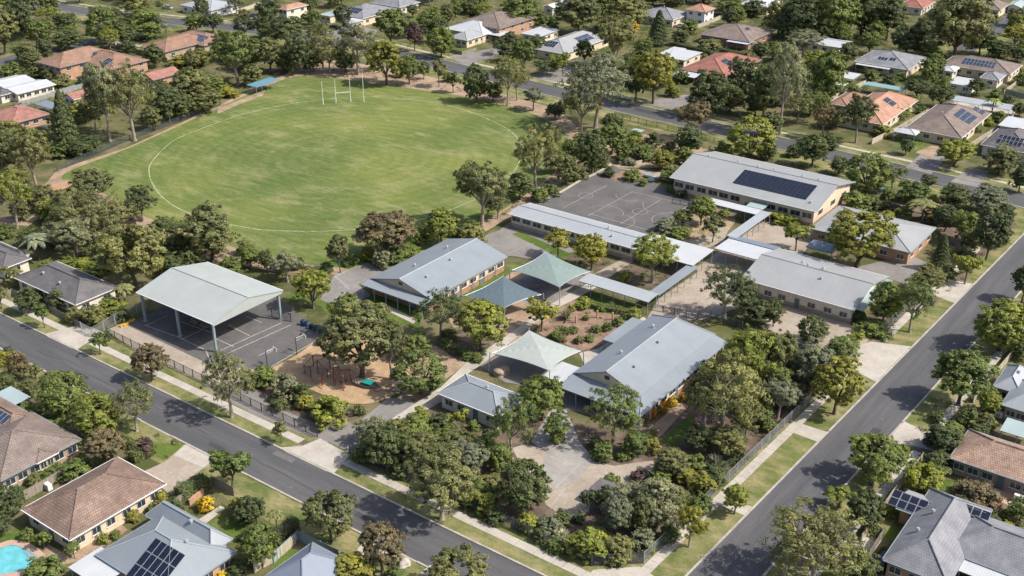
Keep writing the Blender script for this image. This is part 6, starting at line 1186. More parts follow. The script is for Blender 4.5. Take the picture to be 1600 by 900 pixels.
# x, ground y, top y, crown width (photo pixels), kind, leaf colour
PL = '''8,85,17,60,r,o;38,62,2,52,d,k;65,78,33,40,r,m;103,48,20,38,d,k;108,78,45,48,d,k;165,68,15,56,t,m;212,28,-15,65,d,o;228,62,20,72,d,m;333,52,22,35,r,k;382,58,28,35,r,k;47,104,70,30,s,o;317,32,-2,26,r,k;98,136,115,34,b,o;
242,106,70,36,d,k;285,104,85,42,b,y;315,104,78,45,d,o;372,132,54,76,g,m;172,222,100,66,g,e;211,220,113,78,g,o;108,242,150,54,c,k;265,192,135,52,d,k;302,172,105,70,d,o;322,176,138,52,d,o;355,152,134,34,b,y;15,242,185,58,d,o;50,238,203,52,r,l;
150,205,150,52,g,o;138,240,212,45,d,k;240,203,165,40,d,o;285,185,150,45,d,k;20,118,95,36,b,m;65,120,100,34,b,o;80,125,106,34,b,k;135,132,115,30,b,k;335,150,118,40,d,m;395,135,100,36,d,o;
420,38,-2,42,d,k;485,25,-6,32,r,k;482,39,20,24,r,m;420,62,22,47,d,k;447,78,32,62,g,k;422,114,62,54,r,o;468,115,52,50,d,k;505,107,42,50,g,o;515,114,70,44,g,o;560,117,45,64,g,o;537,46,10,30,r,k;604,133,68,64,r,y;640,132,90,40,r,m;662,124,97,22,r,k;
686,136,94,26,s,o;708,145,116,28,s,k;745,160,102,48,d,k;793,166,97,54,g,o;612,73,20,56,r,m;648,80,37,30,r,p;675,50,15,48,t,m;689,90,44,48,t,m;645,28,8,20,r,k;780,86,60,24,s,k;797,76,50,27,d,k;735,22,0,34,b,k;540,112,78,40,d,k;585,112,75,36,g,o;490,112,75,38,d,k;445,112,80,36,d,o;
625,120,98,24,b,y;700,128,112,20,b,m;770,158,128,34,d,k;390,108,65,50,d,o;350,95,55,40,d,k;
812,44,-5,62,d,m;855,46,22,32,b,m;905,54,-10,72,d,o;975,52,-12,72,d,o;1028,71,22,40,c,k;960,108,30,70,g,o;985,62,35,30,r,Y;842,86,55,38,d,k;818,115,62,38,r,m;912,102,65,34,r,m;879,119,82,26,s,l;930,200,97,104,g,e;908,206,135,66,g,o;868,187,158,32,d,k;833,173,140,36,s,e;808,157,105,42,g,o;
1020,162,80,64,r,y;993,157,95,42,d,k;1050,151,129,24,b,l;1107,181,110,74,d,k;1080,221,160,62,g,z;1172,247,182,78,t,l;1160,162,88,62,d,k;1192,187,100,54,d,k;1188,157,139,27,b,y;955,242,197,58,r,m;915,238,203,48,d,o;1062,71,48,32,d,k;1105,78,60,36,b,o;1112,76,60,32,b,o;1178,26,2,42,d,k;1138,26,0,52,d,m;1078,52,30,30,b,m;945,115,80,36,d,o;
1000,110,75,36,d,k;1045,110,88,28,b,m;1140,175,130,44,d,k;1065,130,108,26,b,m;1055,10,-15,40,d,k;1100,5,-25,50,d,m;1020,10,-20,44,d,k;940,25,-15,50,d,m;880,30,2,36,d,k;
1215,56,0,52,d,o;1250,62,-10,62,d,k;1300,62,-15,72,d,m;1345,57,-10,62,d,k;1385,62,-5,58,d,k;1230,62,25,38,d,k;1290,67,38,48,d,k;1318,72,45,33,r,m;1358,84,52,38,r,m;1321,105,70,38,r,k;1415,87,40,54,d,k;1492,94,-8,102,d,o;1452,92,67,42,b,m;1585,72,42,40,r,y;1560,90,62,48,d,k;1590,97,75,32,d,k;1590,42,12,36,d,k;1445,70,30,46,d,k;1530,85,40,46,d,k;
1255,88,50,62,g,e;1218,210,83,64,g,e;1288,167,80,64,d,m;1245,192,150,54,g,o;1337,223,152,57,g,k;1285,217,165,42,g,z;1458,123,87,38,r,m;1432,154,125,38,r,k;1468,141,118,32,r,m;1468,169,134,42,r,k;1549,179,150,27,q,l;1525,149,125,30,r,k;1360,126,108,22,b,m;1400,186,165,27,b,m;1412,180,162,25,b,l;1592,182,160,27,d,k;1265,232,210,38,b,m;1595,132,110,27,b,m;1380,213,195,30,b,l;
1425,170,150,24,b,m;1440,178,165,20,b,m;1520,205,190,26,b,m;1540,195,180,24,b,l;1560,190,172,26,b,m;1500,228,212,24,b,k;1390,130,115,24,b,k;1405,125,112,20,b,m;1345,110,96,22,b,l;1310,150,135,26,b,k;1330,145,130,24,b,m;1300,200,170,38,d,k;1265,180,140,46,d,k;1200,215,175,44,d,k;1180,180,140,40,d,k;1555,152,138,20,b,m;1575,160,148,20,b,k;
12,277,195,72,d,o;58,295,203,72,g,o;27,357,273,67,g,l;48,322,288,34,d,k;82,346,308,44,b,l;145,320,266,70,r,o;115,312,286,28,b,k;222,346,293,57,g,k;207,340,317,27,b,k;145,376,303,98,g,o;120,402,338,82,g,e;185,362,316,64,g,o;62,407,358,52,q,e;215,452,350,104,r,o;332,410,320,102,d,o;258,362,336,38,b,k;392,416,383,38,d,m;155,402,372,48,d,o;22,446,410,32,b,o;
105,412,396,30,b,m;150,428,408,42,b,m;95,246,222,38,b,m;128,246,218,34,d,k;10,371,348,28,b,m;282,405,345,60,d,k;90,385,345,50,d,e;50,385,352,40,d,k;35,345,310,36,d,o;180,420,385,46,d,k;130,425,400,38,b,l;270,432,395,44,d,k;360,425,398,36,b,m;75,425,405,32,b,m;165,345,312,44,d,k;
417,424,388,30,d,k;450,441,393,54,g,e;490,482,418,58,r,l;532,426,366,38,s,o;605,402,333,92,r,z;690,382,330,58,r,l;655,382,353,42,d,m;753,352,253,90,g,o;740,377,346,40,b,o;778,342,305,44,g,o;575,407,383,25,b,y;600,417,386,38,b,e;620,410,383,33,b,m;548,412,396,28,b,m;640,400,378,34,b,m;720,370,350,30,b,k;
838,300,203,78,g,o;885,288,236,44,d,o;925,270,203,52,d,k;812,312,268,48,d,k;842,314,290,28,b,m;1005,247,222,38,b,m;1035,264,234,42,d,y;1048,282,257,33,b,m;988,282,262,28,b,m;1095,352,306,44,r,m;1040,364,340,40,b,e;1066,354,328,31,r,m;1063,372,354,37,b,m;1113,379,338,38,s,o;1130,351,326,22,s,l;872,402,357,44,s,y;924,422,365,57,r,y;1020,442,369,78,g,l;
976,442,422,22,b,l;1132,499,418,78,g,k;1160,490,432,50,d,k;970,250,222,34,d,m;1070,255,228,34,b,m;985,248,220,30,d,k;860,305,285,26,b,k;905,280,258,30,b,o;950,275,258,22,b,k;1050,300,288,20,b,m;1065,308,296,20,b,k;1005,290,278,16,b,m;1120,345,332,16,b,k;940,262,240,26,d,o;
1268,260,208,57,d,k;1310,272,243,31,d,k;1352,300,238,72,t,m;1415,242,219,25,r,k;1490,260,220,60,r,l;1560,272,228,63,d,o;1592,300,253,38,d,k;1450,297,274,28,s,k;1420,312,283,48,b,o;1340,327,298,43,b,m;1362,327,306,28,b,k;1387,312,292,21,b,m;1440,347,306,52,q,o;1410,342,324,33,b,m;1490,324,288,54,d,k;1540,332,288,64,d,e;1465,347,318,48,b,z;
1505,380,323,54,d,m;1540,407,323,60,r,k;1467,422,368,38,c,k;1515,394,360,35,d,o;1508,402,384,31,b,o;1507,444,396,43,s,l;1337,421,330,110,r,y;1243,392,348,48,s,l;1215,346,329,38,b,l;1235,352,335,26,b,l;1447,457,413,58,d,o;1596,472,413,44,r,k;1480,350,330,34,b,k;1570,345,318,38,d,k;1525,360,338,32,b,m;1440,300,284,24,b,k;1385,345,328,28,b,l;
1375,270,250,30,d,k;1240,245,225,24,b,k;1560,385,360,36,d,k;1480,440,415,34,d,m;1430,470,440,40,d,k;1395,490,462,40,d,m;1480,400,380,24,b,m;1290,232,205,34,b,k;1220,400,385,24,b,l;
3,482,447,30,s,o;48,489,449,44,d,k;70,512,474,28,s,m;92,482,452,38,d,k;147,507,474,48,d,o;175,487,464,43,b,l;160,472,451,28,d,k;197,480,436,38,q,o;117,502,477,28,b,o;157,554,519,28,s,m;170,531,517,15,b,k;238,594,537,57,r,z;362,652,554,82,g,o;32,592,547,38,d,z;10,567,544,28,b,y;57,594,569,25,s,o;80,597,577,21,b,o;48,622,589,35,d,o;105,652,578,80,t,m;155,684,610,78,t,l;
214,674,599,70,g,o;10,612,583,33,d,k;42,657,629,43,b,m;88,672,649,33,b,m;65,690,670,30,b,o;25,660,640,28,b,l;120,700,680,26,b,k;190,500,480,28,b,k;60,470,448,26,b,k;15,560,538,24,b,k;
540,524,457,54,g,m;566,589,476,122,r,o;612,592,500,58,g,o;652,562,523,48,r,m;657,614,546,88,t,m;689,530,457,73,g,k;752,548,471,84,r,l;415,602,569,48,b,m;447,622,578,48,b,e;472,627,593,33,b,k;478,637,613,33,b,y;516,662,613,62,b,l;561,647,628,21,b,k;695,542,527,23,b,m;722,670,636,29,s,l;680,660,648,22,b,y;440,692,657,30,s,o;585,694,648,58,d,e;650,694,643,63,d,m;657,653,633,28,b,l;
800,717,618,74,g,m;395,605,580,30,b,m;498,650,625,34,b,k;435,640,620,26,b,k;700,530,512,26,b,k;730,560,545,24,b,m;712,552,540,20,b,k;745,565,550,20,b,m;625,560,530,36,d,k;840,640,612,26,b,k;700,660,645,20,b,l;740,672,655,20,b,m;765,690,668,26,b,k;
846,518,467,57,s,y;885,500,474,31,x,e;911,482,461,24,b,l;868,528,514,20,b,m;882,522,510,18,b,k;896,520,508,18,b,m;930,519,505,17,b,m;948,516,503,18,b,k;966,508,494,20,b,m;990,497,479,24,b,l;905,536,524,18,b,o;920,532,520,18,b,m;878,534,522,16,b,o;940,486,476,14,b,m;955,480,470,12,b,k;915,500,491,12,b,o;975,498,486,14,b,k;893,486,474,14,b,l;
848,657,586,71,r,m;958,692,602,84,g,m;870,692,640,48,d,m;1020,652,631,17,b,O;1036,643,624,17,b,O;1051,634,616,16,b,Y;1066,627,611,15,b,O;1028,648,630,14,b,m;1165,612,504,92,g,l;1128,684,558,122,g,o;1182,508,464,57,d,k;1192,604,510,72,g,o;1110,602,560,44,r,m;1095,622,600,24,b,m;1080,628,610,20,b,l;
1208,510,464,38,d,k;1268,537,492,50,t,k;1262,612,528,82,d,e;1208,604,513,68,g,o;1315,557,523,48,b,m;1336,542,517,28,s,l;1215,654,588,64,g,e;1303,647,558,88,r,y;1378,508,433,58,d,m;1421,519,438,67,g,m;1362,520,498,52,b,m;1560,548,466,90,t,l;1610,540,470,70,r,k;1497,633,546,94,r,m;1545,647,611,44,r,l;1596,562,533,34,b,k;1512,662,634,38,b,k;1540,667,644,31,b,o;
1487,702,661,58,b,m;1340,500,480,26,b,m;1230,560,530,38,d,k;1180,640,590,52,d,k;1235,640,600,44,d,k;1150,570,530,40,d,m;1290,570,545,30,b,k;1245,580,550,40,d,k;1165,680,630,56,g,o;1090,705,663,53,d,k;1145,705,665,46,d,k;1190,660,620,40,b,m;1460,695,672,36,b,k;1530,680,662,30,b,k;1465,660,640,24,b,k;
168,727,670,73,r,z;228,710,678,30,b,p;120,747,713,43,b,m;20,808,754,52,d,k;5,832,798,40,d,k;55,757,736,23,b,o;325,797,771,29,b,Y;364,769,696,72,s,m;372,802,771,28,b,y;388,817,773,50,t,k;253,787,763,23,b,y;272,797,773,28,b,k;207,812,793,25,b,y;70,858,826,27,s,m;45,843,821,23,b,m;117,873,844,28,s,m;162,848,829,21,b,l;72,902,866,62,b,m;370,898,873,31,b,k;345,904,888,30,b,Y;
400,860,838,30,s,m;130,735,712,26,b,k;95,742,725,24,b,m;75,748,735,20,b,m;140,760,742,20,b,m;180,840,825,18,b,m;240,800,783,18,b,m;385,845,828,26,b,k;30,780,758,30,d,k;205,700,682,22,b,k;300,820,808,14,b,o;395,880,862,26,b,m;
402,818,774,32,r,k;433,828,788,30,q,o;410,888,814,62,r,m;519,846,761,77,r,o;598,894,813,78,r,z;553,912,866,68,r,y;717,934,856,92,r,o;617,902,884,30,b,m;690,811,699,118,g,o;600,728,658,73,d,k;640,720,668,60,d,m;660,734,670,78,d,o;735,738,683,68,d,e;755,798,758,43,b,l;818,798,713,88,t,k;570,718,690,40,b,m;700,745,700,50,d,k;780,735,690,50,d,m;625,742,715,34,b,k;680,770,735,40,d,k;735,790,760,36,b,k;775,815,790,30,b,k;
943,717,688,33,b,m;975,717,702,23,b,m;990,710,671,48,d,m;1017,707,677,28,b,y;1050,747,701,58,r,o;1070,754,724,38,b,y;1000,750,731,30,b,p;1030,754,724,43,b,m;1095,767,734,43,b,y;1122,735,698,43,x,e;1088,737,707,31,b,m;955,767,739,31,r,m;962,833,754,58,d,e;1025,823,743,84,d,e;1000,833,764,48,d,o;1076,855,779,54,g,y;1147,803,755,46,r,l;
827,828,800,38,b,l;858,833,802,41,b,e;880,842,819,28,x,W;878,818,796,33,b,k;915,868,820,60,b,l;918,806,760,26,s,k;945,800,752,36,d,k;965,873,833,53,b,o;1005,853,823,43,b,e;1013,860,840,24,b,m;930,700,680,26,b,k;905,815,798,24,b,k;940,860,830,32,b,l;1045,845,815,34,b,k;985,862,842,28,x,o;845,845,822,26,b,k;895,858,838,26,b,y;1040,778,755,30,b,l;1065,790,765,32,b,m;1110,745,722,26,b,k;1000,790,760,30,b,k;870,690,672,22,b,l;1150,720,690,34,b,k;
1363,758,678,92,r,m;1472,707,663,58,r,k;1463,737,703,48,b,k;1440,772,724,60,r,l;1521,787,744,68,b,z;1553,803,777,43,x,R;1310,793,759,48,s,l;1347,828,763,64,r,k;1385,803,784,25,b,l;1270,910,790,142,g,o;1335,915,848,64,d,k;1365,835,817,27,b,k;1572,833,814,28,b,y;1593,812,778,43,r,m;1480,785,765,32,b,k;1505,790,772,30,b,k;1455,770,750,28,b,k;1545,820,800,30,b,k;1575,810,795,24,b,m;1410,790,770,22,b,l;1430,755,738,24,b,m;1380,868,852,18,b,k;1290,880,820,60,d,o;1225,900,835,54,g,o;1100,668,590,70,g,o;1150,652,575,74,g,o;1205,625,560,60,g,m;1135,720,668,56,g,o;1240,600,555,48,d,k;1118,760,725,40,b,k;620,700,650,56,g,o;715,715,668,58,d,o;690,705,665,44,d,m;985,800,745,60,d,e;1050,800,752,52,d,o;1095,800,765,36,b,m;930,842,815,38,b,m;870,860,838,30,b,m;165,385,335,66,g,o;100,372,330,60,d,o;235,420,378,50,d,o;300,425,385,44,d,k;75,330,290,44,g,o;25,310,262,56,d,o;100,215,165,48,d,k;200,165,128,36,d,o;250,160,132,34,d,k;385,398,372,30,b,o;440,425,400,28,b,m;465,420,400,24,b,k;510,425,408,22,b,m;785,318,285,36,d,k;865,270,225,40,d,o;895,255,215,40,d,m;1200,250,222,34,d,k;1130,245,218,30,b,m;1020,230,205,26,b,k;985,232,212,22,b,l;1045,238,218,24,b,o'''
HEDGE = [((1057, 74), (1112, 87), 1.6, 1.5, 'k', 'long dark clipped hedge below the wide brown house'), ((1125, 82), (1166, 91), 1.5, 1.4, 'k', 'shorter dark hedge beside the wide brown house'), ((207, 722), (240, 706), 1.5, 1.6, 'm', 'clipped bright hedge by the concrete driveway of the brown house'), ((280, 782), (324, 760), 2.0, 2.0, 'm', 'thick green hedge above the brick retaining wall'),
         ((432, 852), (462, 828), 2.2, 1.6, 'k', 'dark tall hedge behind the pale fence'), ((1524, 690), (1568, 708), 1.4, 1.4, 'k', 'dark hedge behind the tan tiled house'), ((1470, 800), (1560, 806), 1.2, 1.6, 'k', 'low dark hedge between tan and large grey houses'), ((1005, 690), (1022, 676), .8, 1.2, 'm', 'low hedge along the lawn by the verandah block'), ((45, 752), (95, 730), 1.0, 1.0, 'm', 'low planting under the windows of the brown house with blue panels'),
         ((915, 478), (985, 492), 1.0, 1.5, 'm', 'green hedge below the covered walkway'), ((200, 118), (228, 128), 1.2, 1.2, 'k', 'dark hedge beside the small terracotta cottage'), ((158, 78), (210, 92), 1.3, 1.2, 'k', 'dark hedge below the two-storey brown house')]
LMK += [(1365, 660, 'the side street'), (1130, 800, 'the side street footpath'), (1240, 640, 'the side street fence'), (760, 870, 'the front road corner verge'), (500, 690, 'the school drive'), (510, 590, 'the playground'), (900, 740, 'the front plaza'), (960, 850, 'the street corner fence'), (690, 780, 'the front fence'),
        (300, 600, 'the front footpath'), (910, 505, 'the red mulch bed'), (960, 310, 'the ball court'), (660, 120, 'the far road'), (900, 165, 'the bend of the far road'), (1320, 250, 'the far road behind the hall'), (1560, 420, 'the upper side street'), (240, 390, 'the lower oval edge'), (120, 300, 'the round sand patch'), (280, 180, 'the fenced oval edge'),
        (780, 330, 'the school side of the oval'), (850, 230, 'the oval end of the ball court'), (550, 415, 'the lower oval lawn'), (230, 690, 'the front road'), (1420, 490, 'the upper side driveway'), (1050, 690, 'the long front lawn'), (1290, 590, 'the lower side driveway'), (50, 80, 'the street behind the bungalow'), (1555, 45, 'the far side street'), (180, 110, 'the brick back yards'),
        (1300, 30, 'the far tree mass'), (1480, 350, 'the corner garden'), (1090, 365, 'the inner courtyard')]
KN = dict(g=('gum_tree', 'gum tree', 'gum trees'), d=('spreading_tree', 'bushy tree', 'bushy trees'), r=('shade_tree', 'round-crowned tree', 'round-crowned trees'), t=('dense_tree', 'dense ball-shaped tree', 'dense ball-shaped trees'), s=('young_tree', 'slender tree', 'slender trees'), b=('shrub', 'shrub', 'shrubs'), c=('conifer_tree', 'conifer', 'conifers'), x=('spiky_plant', 'spiky plant', 'spiky plants'), q=('palm_tree', 'palm', 'palms'))
BIAS = 1.0
plants = []
for i, row in enumerate(q for q in PL.replace('\n', '').split(';') if q.strip()):
    a = row.split(','); x, yb, yt, w = map(float, a[:4]); kd, cl = a[4], a[5]
    p = P(x, yb); zc = pix(p)[2]; h = (yb - yt) * zc / FOCAL / math.cos(PITCH); wm = w * zc / FOCAL
    # the near side of a wide crown hangs in front of its foot: take that out of the measured height
    h = max(.6, h * .97)
    plants.append([x, yb, yt, w, kd, cl, p, h, wm])
# the leafy yards beyond: more trees and shrubs wherever no house, road or other plant stands
def segd(p, a, b):
    d = b - a; t = max(0, min(1, (p - a).dot(d) / d.length_squared)); return (p - a - d * t).length
ROADS = [[q.copy() for q in R3C], [Vector((-369.5, 120, 0)), Vector((-365.5, 276, 0))], [Vector((-107.4, 415, 0)), Vector((-107.4, 620, 0))]]
fr = random.Random(5)
def fill(px, n, tall, seed):
    k = 0; tries = 0; f_ = random.Random(seed); xs = [q[0] for q in px]; ys = [q[1] for q in px]
    while k < n and tries < n * 60:
        tries += 1; x = f_.uniform(min(xs), max(xs)); y = f_.uniform(min(ys), max(ys))
        if not inside((x, y), px): continue
        p = P(x, y); zc = pix(p)[2]; big = f_.random() < tall
        wm = f_.uniform(5.5, 10) if big else f_.uniform(2.2, 4.2); h = f_.uniform(5, 9.5) if big else f_.uniform(1.6, 3.2)
        if any(r_[0] - wm * .35 - .8 < p.x < r_[1] + wm * .35 + .8 and r_[2] - wm * .35 - .8 < p.y < r_[3] + wm * .35 + .8 for r_ in FOOT): continue
        if any(segd(p, a, b) < (7.5 if big else 9) for R_ in ROADS for a, b in zip(R_, R_[1:])): continue
        w = wm * FOCAL / zc; hp = h * FOCAL * math.cos(PITCH) / zc; yt = y - hp
        if big and any(min(x + w / 2, b[1]) - max(x - w / 2, b[0]) > .22 * (b[1] - b[0]) and min(y, b[3]) - max(yt, b[2]) > .3 * (b[3] - b[2]) and p.length < 2000 and y > b[2] for b in BOX): continue
        if any((p - q[6]).length < .36 * (wm + q[8]) for q in plants): continue
        kd = f_.choice('dddrrg') if big else 'b'; plants.append([x, y, yt, w, kd, f_.choice('kkkmmmool') if big else f_.choice('kkmmmoole'), p, h, wm]); k += 1
fill([(0, 0), (430, 0), (430, 95), (330, 105), (240, 165), (100, 225), (0, 245)], 52, .85, 1)
fill([(430, 0), (1010, 0), (1010, 130), (820, 118), (640, 78), (430, 50)], 42, .8, 2)
fill([(1000, 0), (1600, 0), (1600, 255), (1380, 222), (1060, 160), (1000, 140)], 72, .8, 3)
fill([(905, 235), (960, 206), (1100, 225), (1100, 232), (1045, 262), (960, 258)], 9, .3, 4)
fill([(1345, 318), (1400, 298), (1520, 330), (1585, 350), (1500, 410), (1470, 352)], 12, .5, 5)
fill([(60, 330), (130, 320), (250, 360), (420, 425), (330, 405), (200, 440), (60, 405)], 12, .5, 6)
fill([(560, 720), (690, 655), (770, 690), (770, 800), (630, 738)], 9, .3, 7)
fill([(1060, 760), (1140, 600), (1330, 560), (1260, 620), (1110, 770)], 12, .35, 8)

# unique wording: what it is, then the two places it stands between
def relation(x, y):
    near = sorted(LMK, key=lambda q: (q[0] - x) ** 2 + ((q[1] - y) * 1.7) ** 2); return near
used = {}; labs = []
rows = sorted(range(len(plants)), key=lambda i: -plants[i][3])
for i in rows:
    x, yb, yt, w, kd, cl, p, h, wm = plants[i]
    size = ('tall ' if h > 11 else 'small ' if h < 6 else '') if kd in 'gdrtscq' else ('large ' if wm > 4 else 'low ' if h < 1.3 else '')
    base = '%s%s %s' % (size, LNAME[cl], KN[kd][1]); near = relation(x, (yb * 2 + yt) / 3); done = False
    cands = []
    n1 = near[0]; rel = 'behind' if n1[1] > yb + 6 else 'in front of' if n1[1] < yb - 14 else 'beside'
    cands.append('%s %s %s' % (base, rel, n1[2]))
    for j, k in ((0, 1), (0, 2), (1, 2), (0, 3), (1, 3)): cands.append('%s between %s and %s' % (base, near[j][2], near[k][2]))
    lab = next((q for q in cands if q not in used and len(q.split()) <= 16), None)
    if lab is None:
        for o_ in ('a little further along', 'crowded in', 'half hidden', 'set further back', 'pressed close', 'at the end', 'squeezed in', 'tucked away'):
            q = '%s %s %s %s' % (base, o_, rel, n1[2])
            if q not in used and len(q.split()) <= 16: lab = q; break
    lab = lab or cands[0]; used[lab] = i; plants[i].append(lab)
for i, (x, yb, yt, w, kd, cl, p, h, wm, lab) in enumerate(plants):
    crm, trm = PROTO[kd][rnd.randrange(len(PROTO[kd]))]; name, word, grp = KN[kd]
    sc = (wm / 7.5 * rnd.uniform(.95, 1.05), wm / 7.5 * rnd.uniform(.95, 1.05), h / 9.7); rz = rnd.uniform(0, 6.28)
    if kd in 'bx':
        if kd == 'b' and wm > 4.0: name, grp = 'bush', 'big bushes'
        tag(ob(name, crm, None, (p.x, p.y, .02), rz, sc, LM_[cl]), lab, 'shrub' if kd == 'b' else 'plant', grp)
    else:
        r = empty(name, (p.x, p.y, .02), lab, 'tree' if kd != 'q' else 'palm', grp, rz); r.scale = sc
        ob('trunk', trm, r, mat=MT['barkp' if kd in 'g' else 'barkd']); ob('crown', crm, r, mat=LM_[cl])

# hedges: a clipped bank of leaves over a twiggy core
def hedge(a, b, h, w, cl, label):
    a = P(*a); b = P(*b); d = b - a; L = d.length; rng = np.random.default_rng(int(L * 100)); area = L * w + 2 * L * h + 2 * w * h; n = int(area * 60)
    pos = np.empty((n, 3)); nor = np.empty((n, 3)); pr = np.array([L * w, L * h, L * h, w * h, w * h]) / area; f = rng.choice(5, n, p=pr); u = rng.uniform(0, 1, n); v = rng.uniform(0, 1, n)
    for k in range(5):
        m = f == k
        if k == 0: pos[m] = np.stack([u[m] * L, (v[m] - .5) * w, np.full(m.sum(), h)], 1); nor[m] = (0, 0, 1)
        elif k < 3: s_ = -1 if k == 1 else 1; pos[m] = np.stack([u[m] * L, np.full(m.sum(), s_ * w / 2), v[m] * h], 1); nor[m] = (0, s_, .2)
        else: s_ = -1 if k == 3 else 1; pos[m] = np.stack([np.full(m.sum(), L if s_ > 0 else 0), (u[m] - .5) * w, v[m] * h], 1); nor[m] = (s_, 0, .2)
    wav = .12 * np.sin(pos[:, 0] * 2.1)[:, None] + rng.normal(size=(n, 1)) * .1; pos += nor * wav; pos[:, 2] = np.maximum(pos[:, 2], .1); nor = nor + rng.normal(size=(n, 3)) * .55
    m = leafmesh('foliage', pos, nor, .13, .55, rng, .5 + rng.normal(size=n) * .2); r = empty('hedge', a, label, 'hedge', 'clipped hedges', math.atan2(d.y, d.x))
    ob('foliage', m, r, mat=LM_[cl]); g = Geo(); g.box(.15, L - .15, -w / 2 + .2, w / 2 - .2, 0, h - .2); g.build('twigs', MT['barkd'], r)
for a in HEDGE: hedge(*a)

# low ground cover in the garden beds: nobody could count it
def cover(label, pxpoly, dens, cl, seed, hmin=.25, hmax=.8, big=1.0):
    poly = [P(*q) for q in pxpoly]; rng = np.random.default_rng(seed); xs = [q.x for q in poly]; ys = [q.y for q in poly]; A = (max(xs) - min(xs)) * (max(ys) - min(ys)); pts = []
    for _ in range(int(A * dens)):
        q = (rng.uniform(min(xs), max(xs)), rng.uniform(min(ys), max(ys)))
        if inside(q, poly) and not any(a[0] - .3 < q[0] < a[1] + .3 and a[2] - .3 < q[1] < a[3] + .3 for a in FOOT) and not any(segd(Vector((q[0], q[1], 0)), a, b) < 8 for R_ in ROADS for a, b in zip(R_, R_[1:])): pts.append(q)
    pos = []; nor = []; val = []
    for q in pts:
        r = rng.uniform(.35, .95) * big; h = rng.uniform(hmin, hmax); k = int(34 * r ** 1.3 + 8); d = rng.normal(size=(k, 3)); d[:, 2] = abs(d[:, 2]); d /= np.linalg.norm(d, axis=1, keepdims=True)
        pos.append(d * np.array([r, r, h]) * rng.uniform(.5, 1, (k, 1)) + np.array([q[0], q[1], .06])); nor.append(d + rng.normal(size=(k, 3)) * .5); val.append(.5 + rng.uniform(-.3, .3) + rng.normal(size=k) * .18)
    if not pos: return
    pos = np.concatenate(pos); m = leafmesh('undergrowth', pos, np.concatenate(nor), .14, .5, rng, np.concatenate(val)); tag(ob('undergrowth', m, mat=LM_[cl]), label, 'ground cover', None, 'stuff')
cover('low plants in the front corner garden bed', [(545, 714), (600, 668), (700, 640), (790, 690), (800, 790), (925, 882), (800, 820), (628, 740)], 0.2, 'm', 1)
cover('low plants behind the street corner fence', [(830, 810), (920, 812), (1000, 800), (1090, 770), (1085, 790), (1008, 872), (925, 880)], 0.32, 'e', 2)
cover('low plants under the side street gum trees', [(1095, 690), (1140, 600), (1200, 540), (1330, 560), (1265, 620), (1100, 780), (1050, 770), (1060, 740)], 0.28, 'k', 3)
cover('low scrub round the lower oval edge', [(60, 330), (130, 320), (230, 355), (330, 385), (430, 420), (520, 430), (430, 455), (330, 405), (200, 440), (60, 410)], 0.16, 'o', 4)
cover('low scrub under the trees at the fenced oval edge', [(80, 255), (170, 215), (280, 180), (360, 150), (420, 120), (380, 95), (300, 130), (200, 175), (60, 230)], 0.1, 'o', 5)
cover('low scrub under the trees at the far oval edge', [(440, 114), (520, 96), (640, 120), (760, 146), (860, 180), (850, 186), (700, 146), (600, 128)], 0.08, 'o', 6)
cover('low scrub beside the ball court and school side of the oval', [(860, 190), (915, 205), (960, 235), (955, 255), (850, 312), (780, 340), (880, 260)], 0.18, 'm', 7)
cover('low plants in the courtyard beds', [(1018, 368), (1085, 322), (1150, 345), (1130, 372), (1090, 390)], 0.24, 'l', 8)
cover('low plants in the red mulch bed', [(850, 518), (870, 488), (960, 472), (995, 490), (940, 536), (880, 530)], 0.14, 'm', 9, .15, .45)
cover('low plants behind the hall', [(900, 232), (960, 206), (1100, 225), (1340, 275), (1500, 320), (1560, 360), (1470, 350), (1345, 310), (1110, 235)], 0.16, 'k', 10)
cover('low plants beside the library and side street', [(1340, 500), (1400, 470), (1500, 410), (1560, 372), (1490, 455), (1390, 512)], 0.28, 'm', 11)
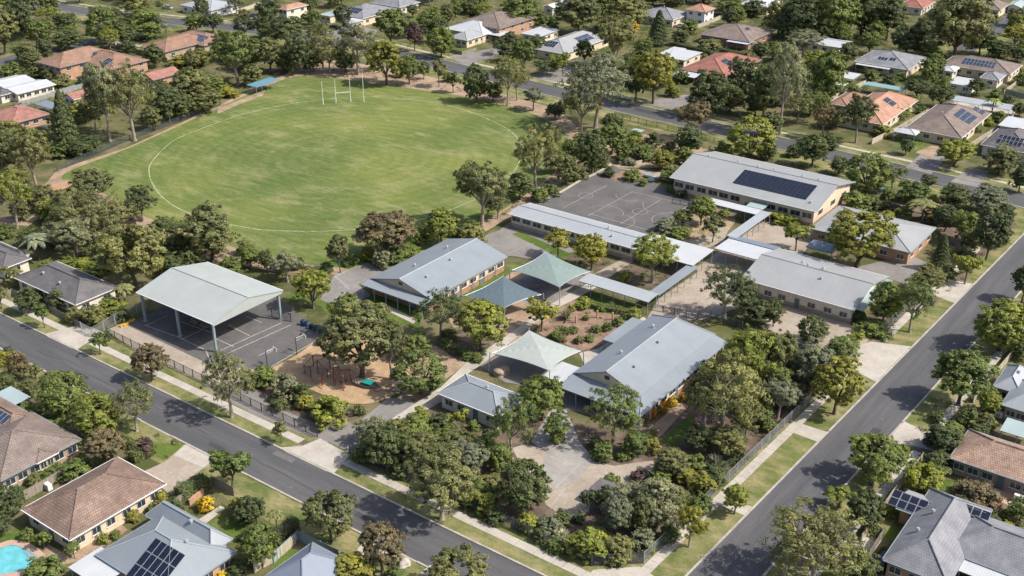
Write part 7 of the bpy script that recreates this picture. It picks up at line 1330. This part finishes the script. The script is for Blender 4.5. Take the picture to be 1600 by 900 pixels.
cover('low plants round the playground beds', [(410, 590), (450, 600), (545, 640), (570, 645), (520, 662), (420, 628)], 0.6, 'm', 12)
cover('garden plants behind the front road houses', [(0, 545), (60, 575), (160, 625), (300, 700), (225, 730), (60, 650), (0, 620)], 0.1, 'k', 13)
cover('garden plants among the bungalow yards', [(0, 110), (120, 80), (240, 110), (220, 160), (100, 200), (0, 190)], .1, 'm', 14, .6, 1.8, 1.7)
cover('garden plants among the far middle yards', [(640, 40), (800, 20), (1000, 30), (1080, 90), (940, 120), (840, 90)], .07, 'm', 15, .6, 1.8, 1.7)
cover('garden plants among the orange house yards', [(1080, 60), (1300, 60), (1600, 90), (1600, 200), (1400, 200), (1180, 130)], .07, 'm', 16, .6, 1.8, 1.7)
cover('garden plants beside the side street houses', [(1440, 640), (1600, 560), (1600, 780), (1420, 780)], 0.16, 'k', 17)
cover('garden plants round the corner houses', [(1360, 800), (1480, 760), (1600, 790), (1600, 850), (1400, 830)], 0.12, 'm', 18)
cover('garden plants round the brown tiled house', [(110, 860), (260, 765), (380, 790), (400, 880), (360, 860), (260, 790)], 0.12, 'm', 19)
cover('low plants in the beds by the pale canopy', [(955, 420), (1000, 402), (1075, 412), (1020, 452), (965, 440)], .5, 'm', 21)
cover('low plants beside the long classroom wing', [(880, 402), (905, 396), (965, 412), (945, 424)], .4, 'm', 22)
cover('low plants under the lime tree by the slate sail', [(690, 545), (712, 512), (790, 528), (785, 552), (740, 566)], .35, 'm', 23)
cover('leafy yards at the far edge behind the oval', [(0, 0), (430, 0), (430, 60), (330, 100), (230, 160), (100, 215), (0, 235)], .045, 'm', 31, .6, 2.0, 1.9)
cover('leafy yards at the far edge above the far road', [(430, 0), (1010, 0), (1010, 135), (820, 112), (640, 75), (430, 48)], .04, 'm', 32, .6, 2.0, 1.9)
cover('leafy yards round the orange and grey solar houses', [(1000, 0), (1600, 0), (1600, 250), (1380, 218), (1060, 155), (1000, 135)], .045, 'k', 33, .6, 2.0, 1.9)
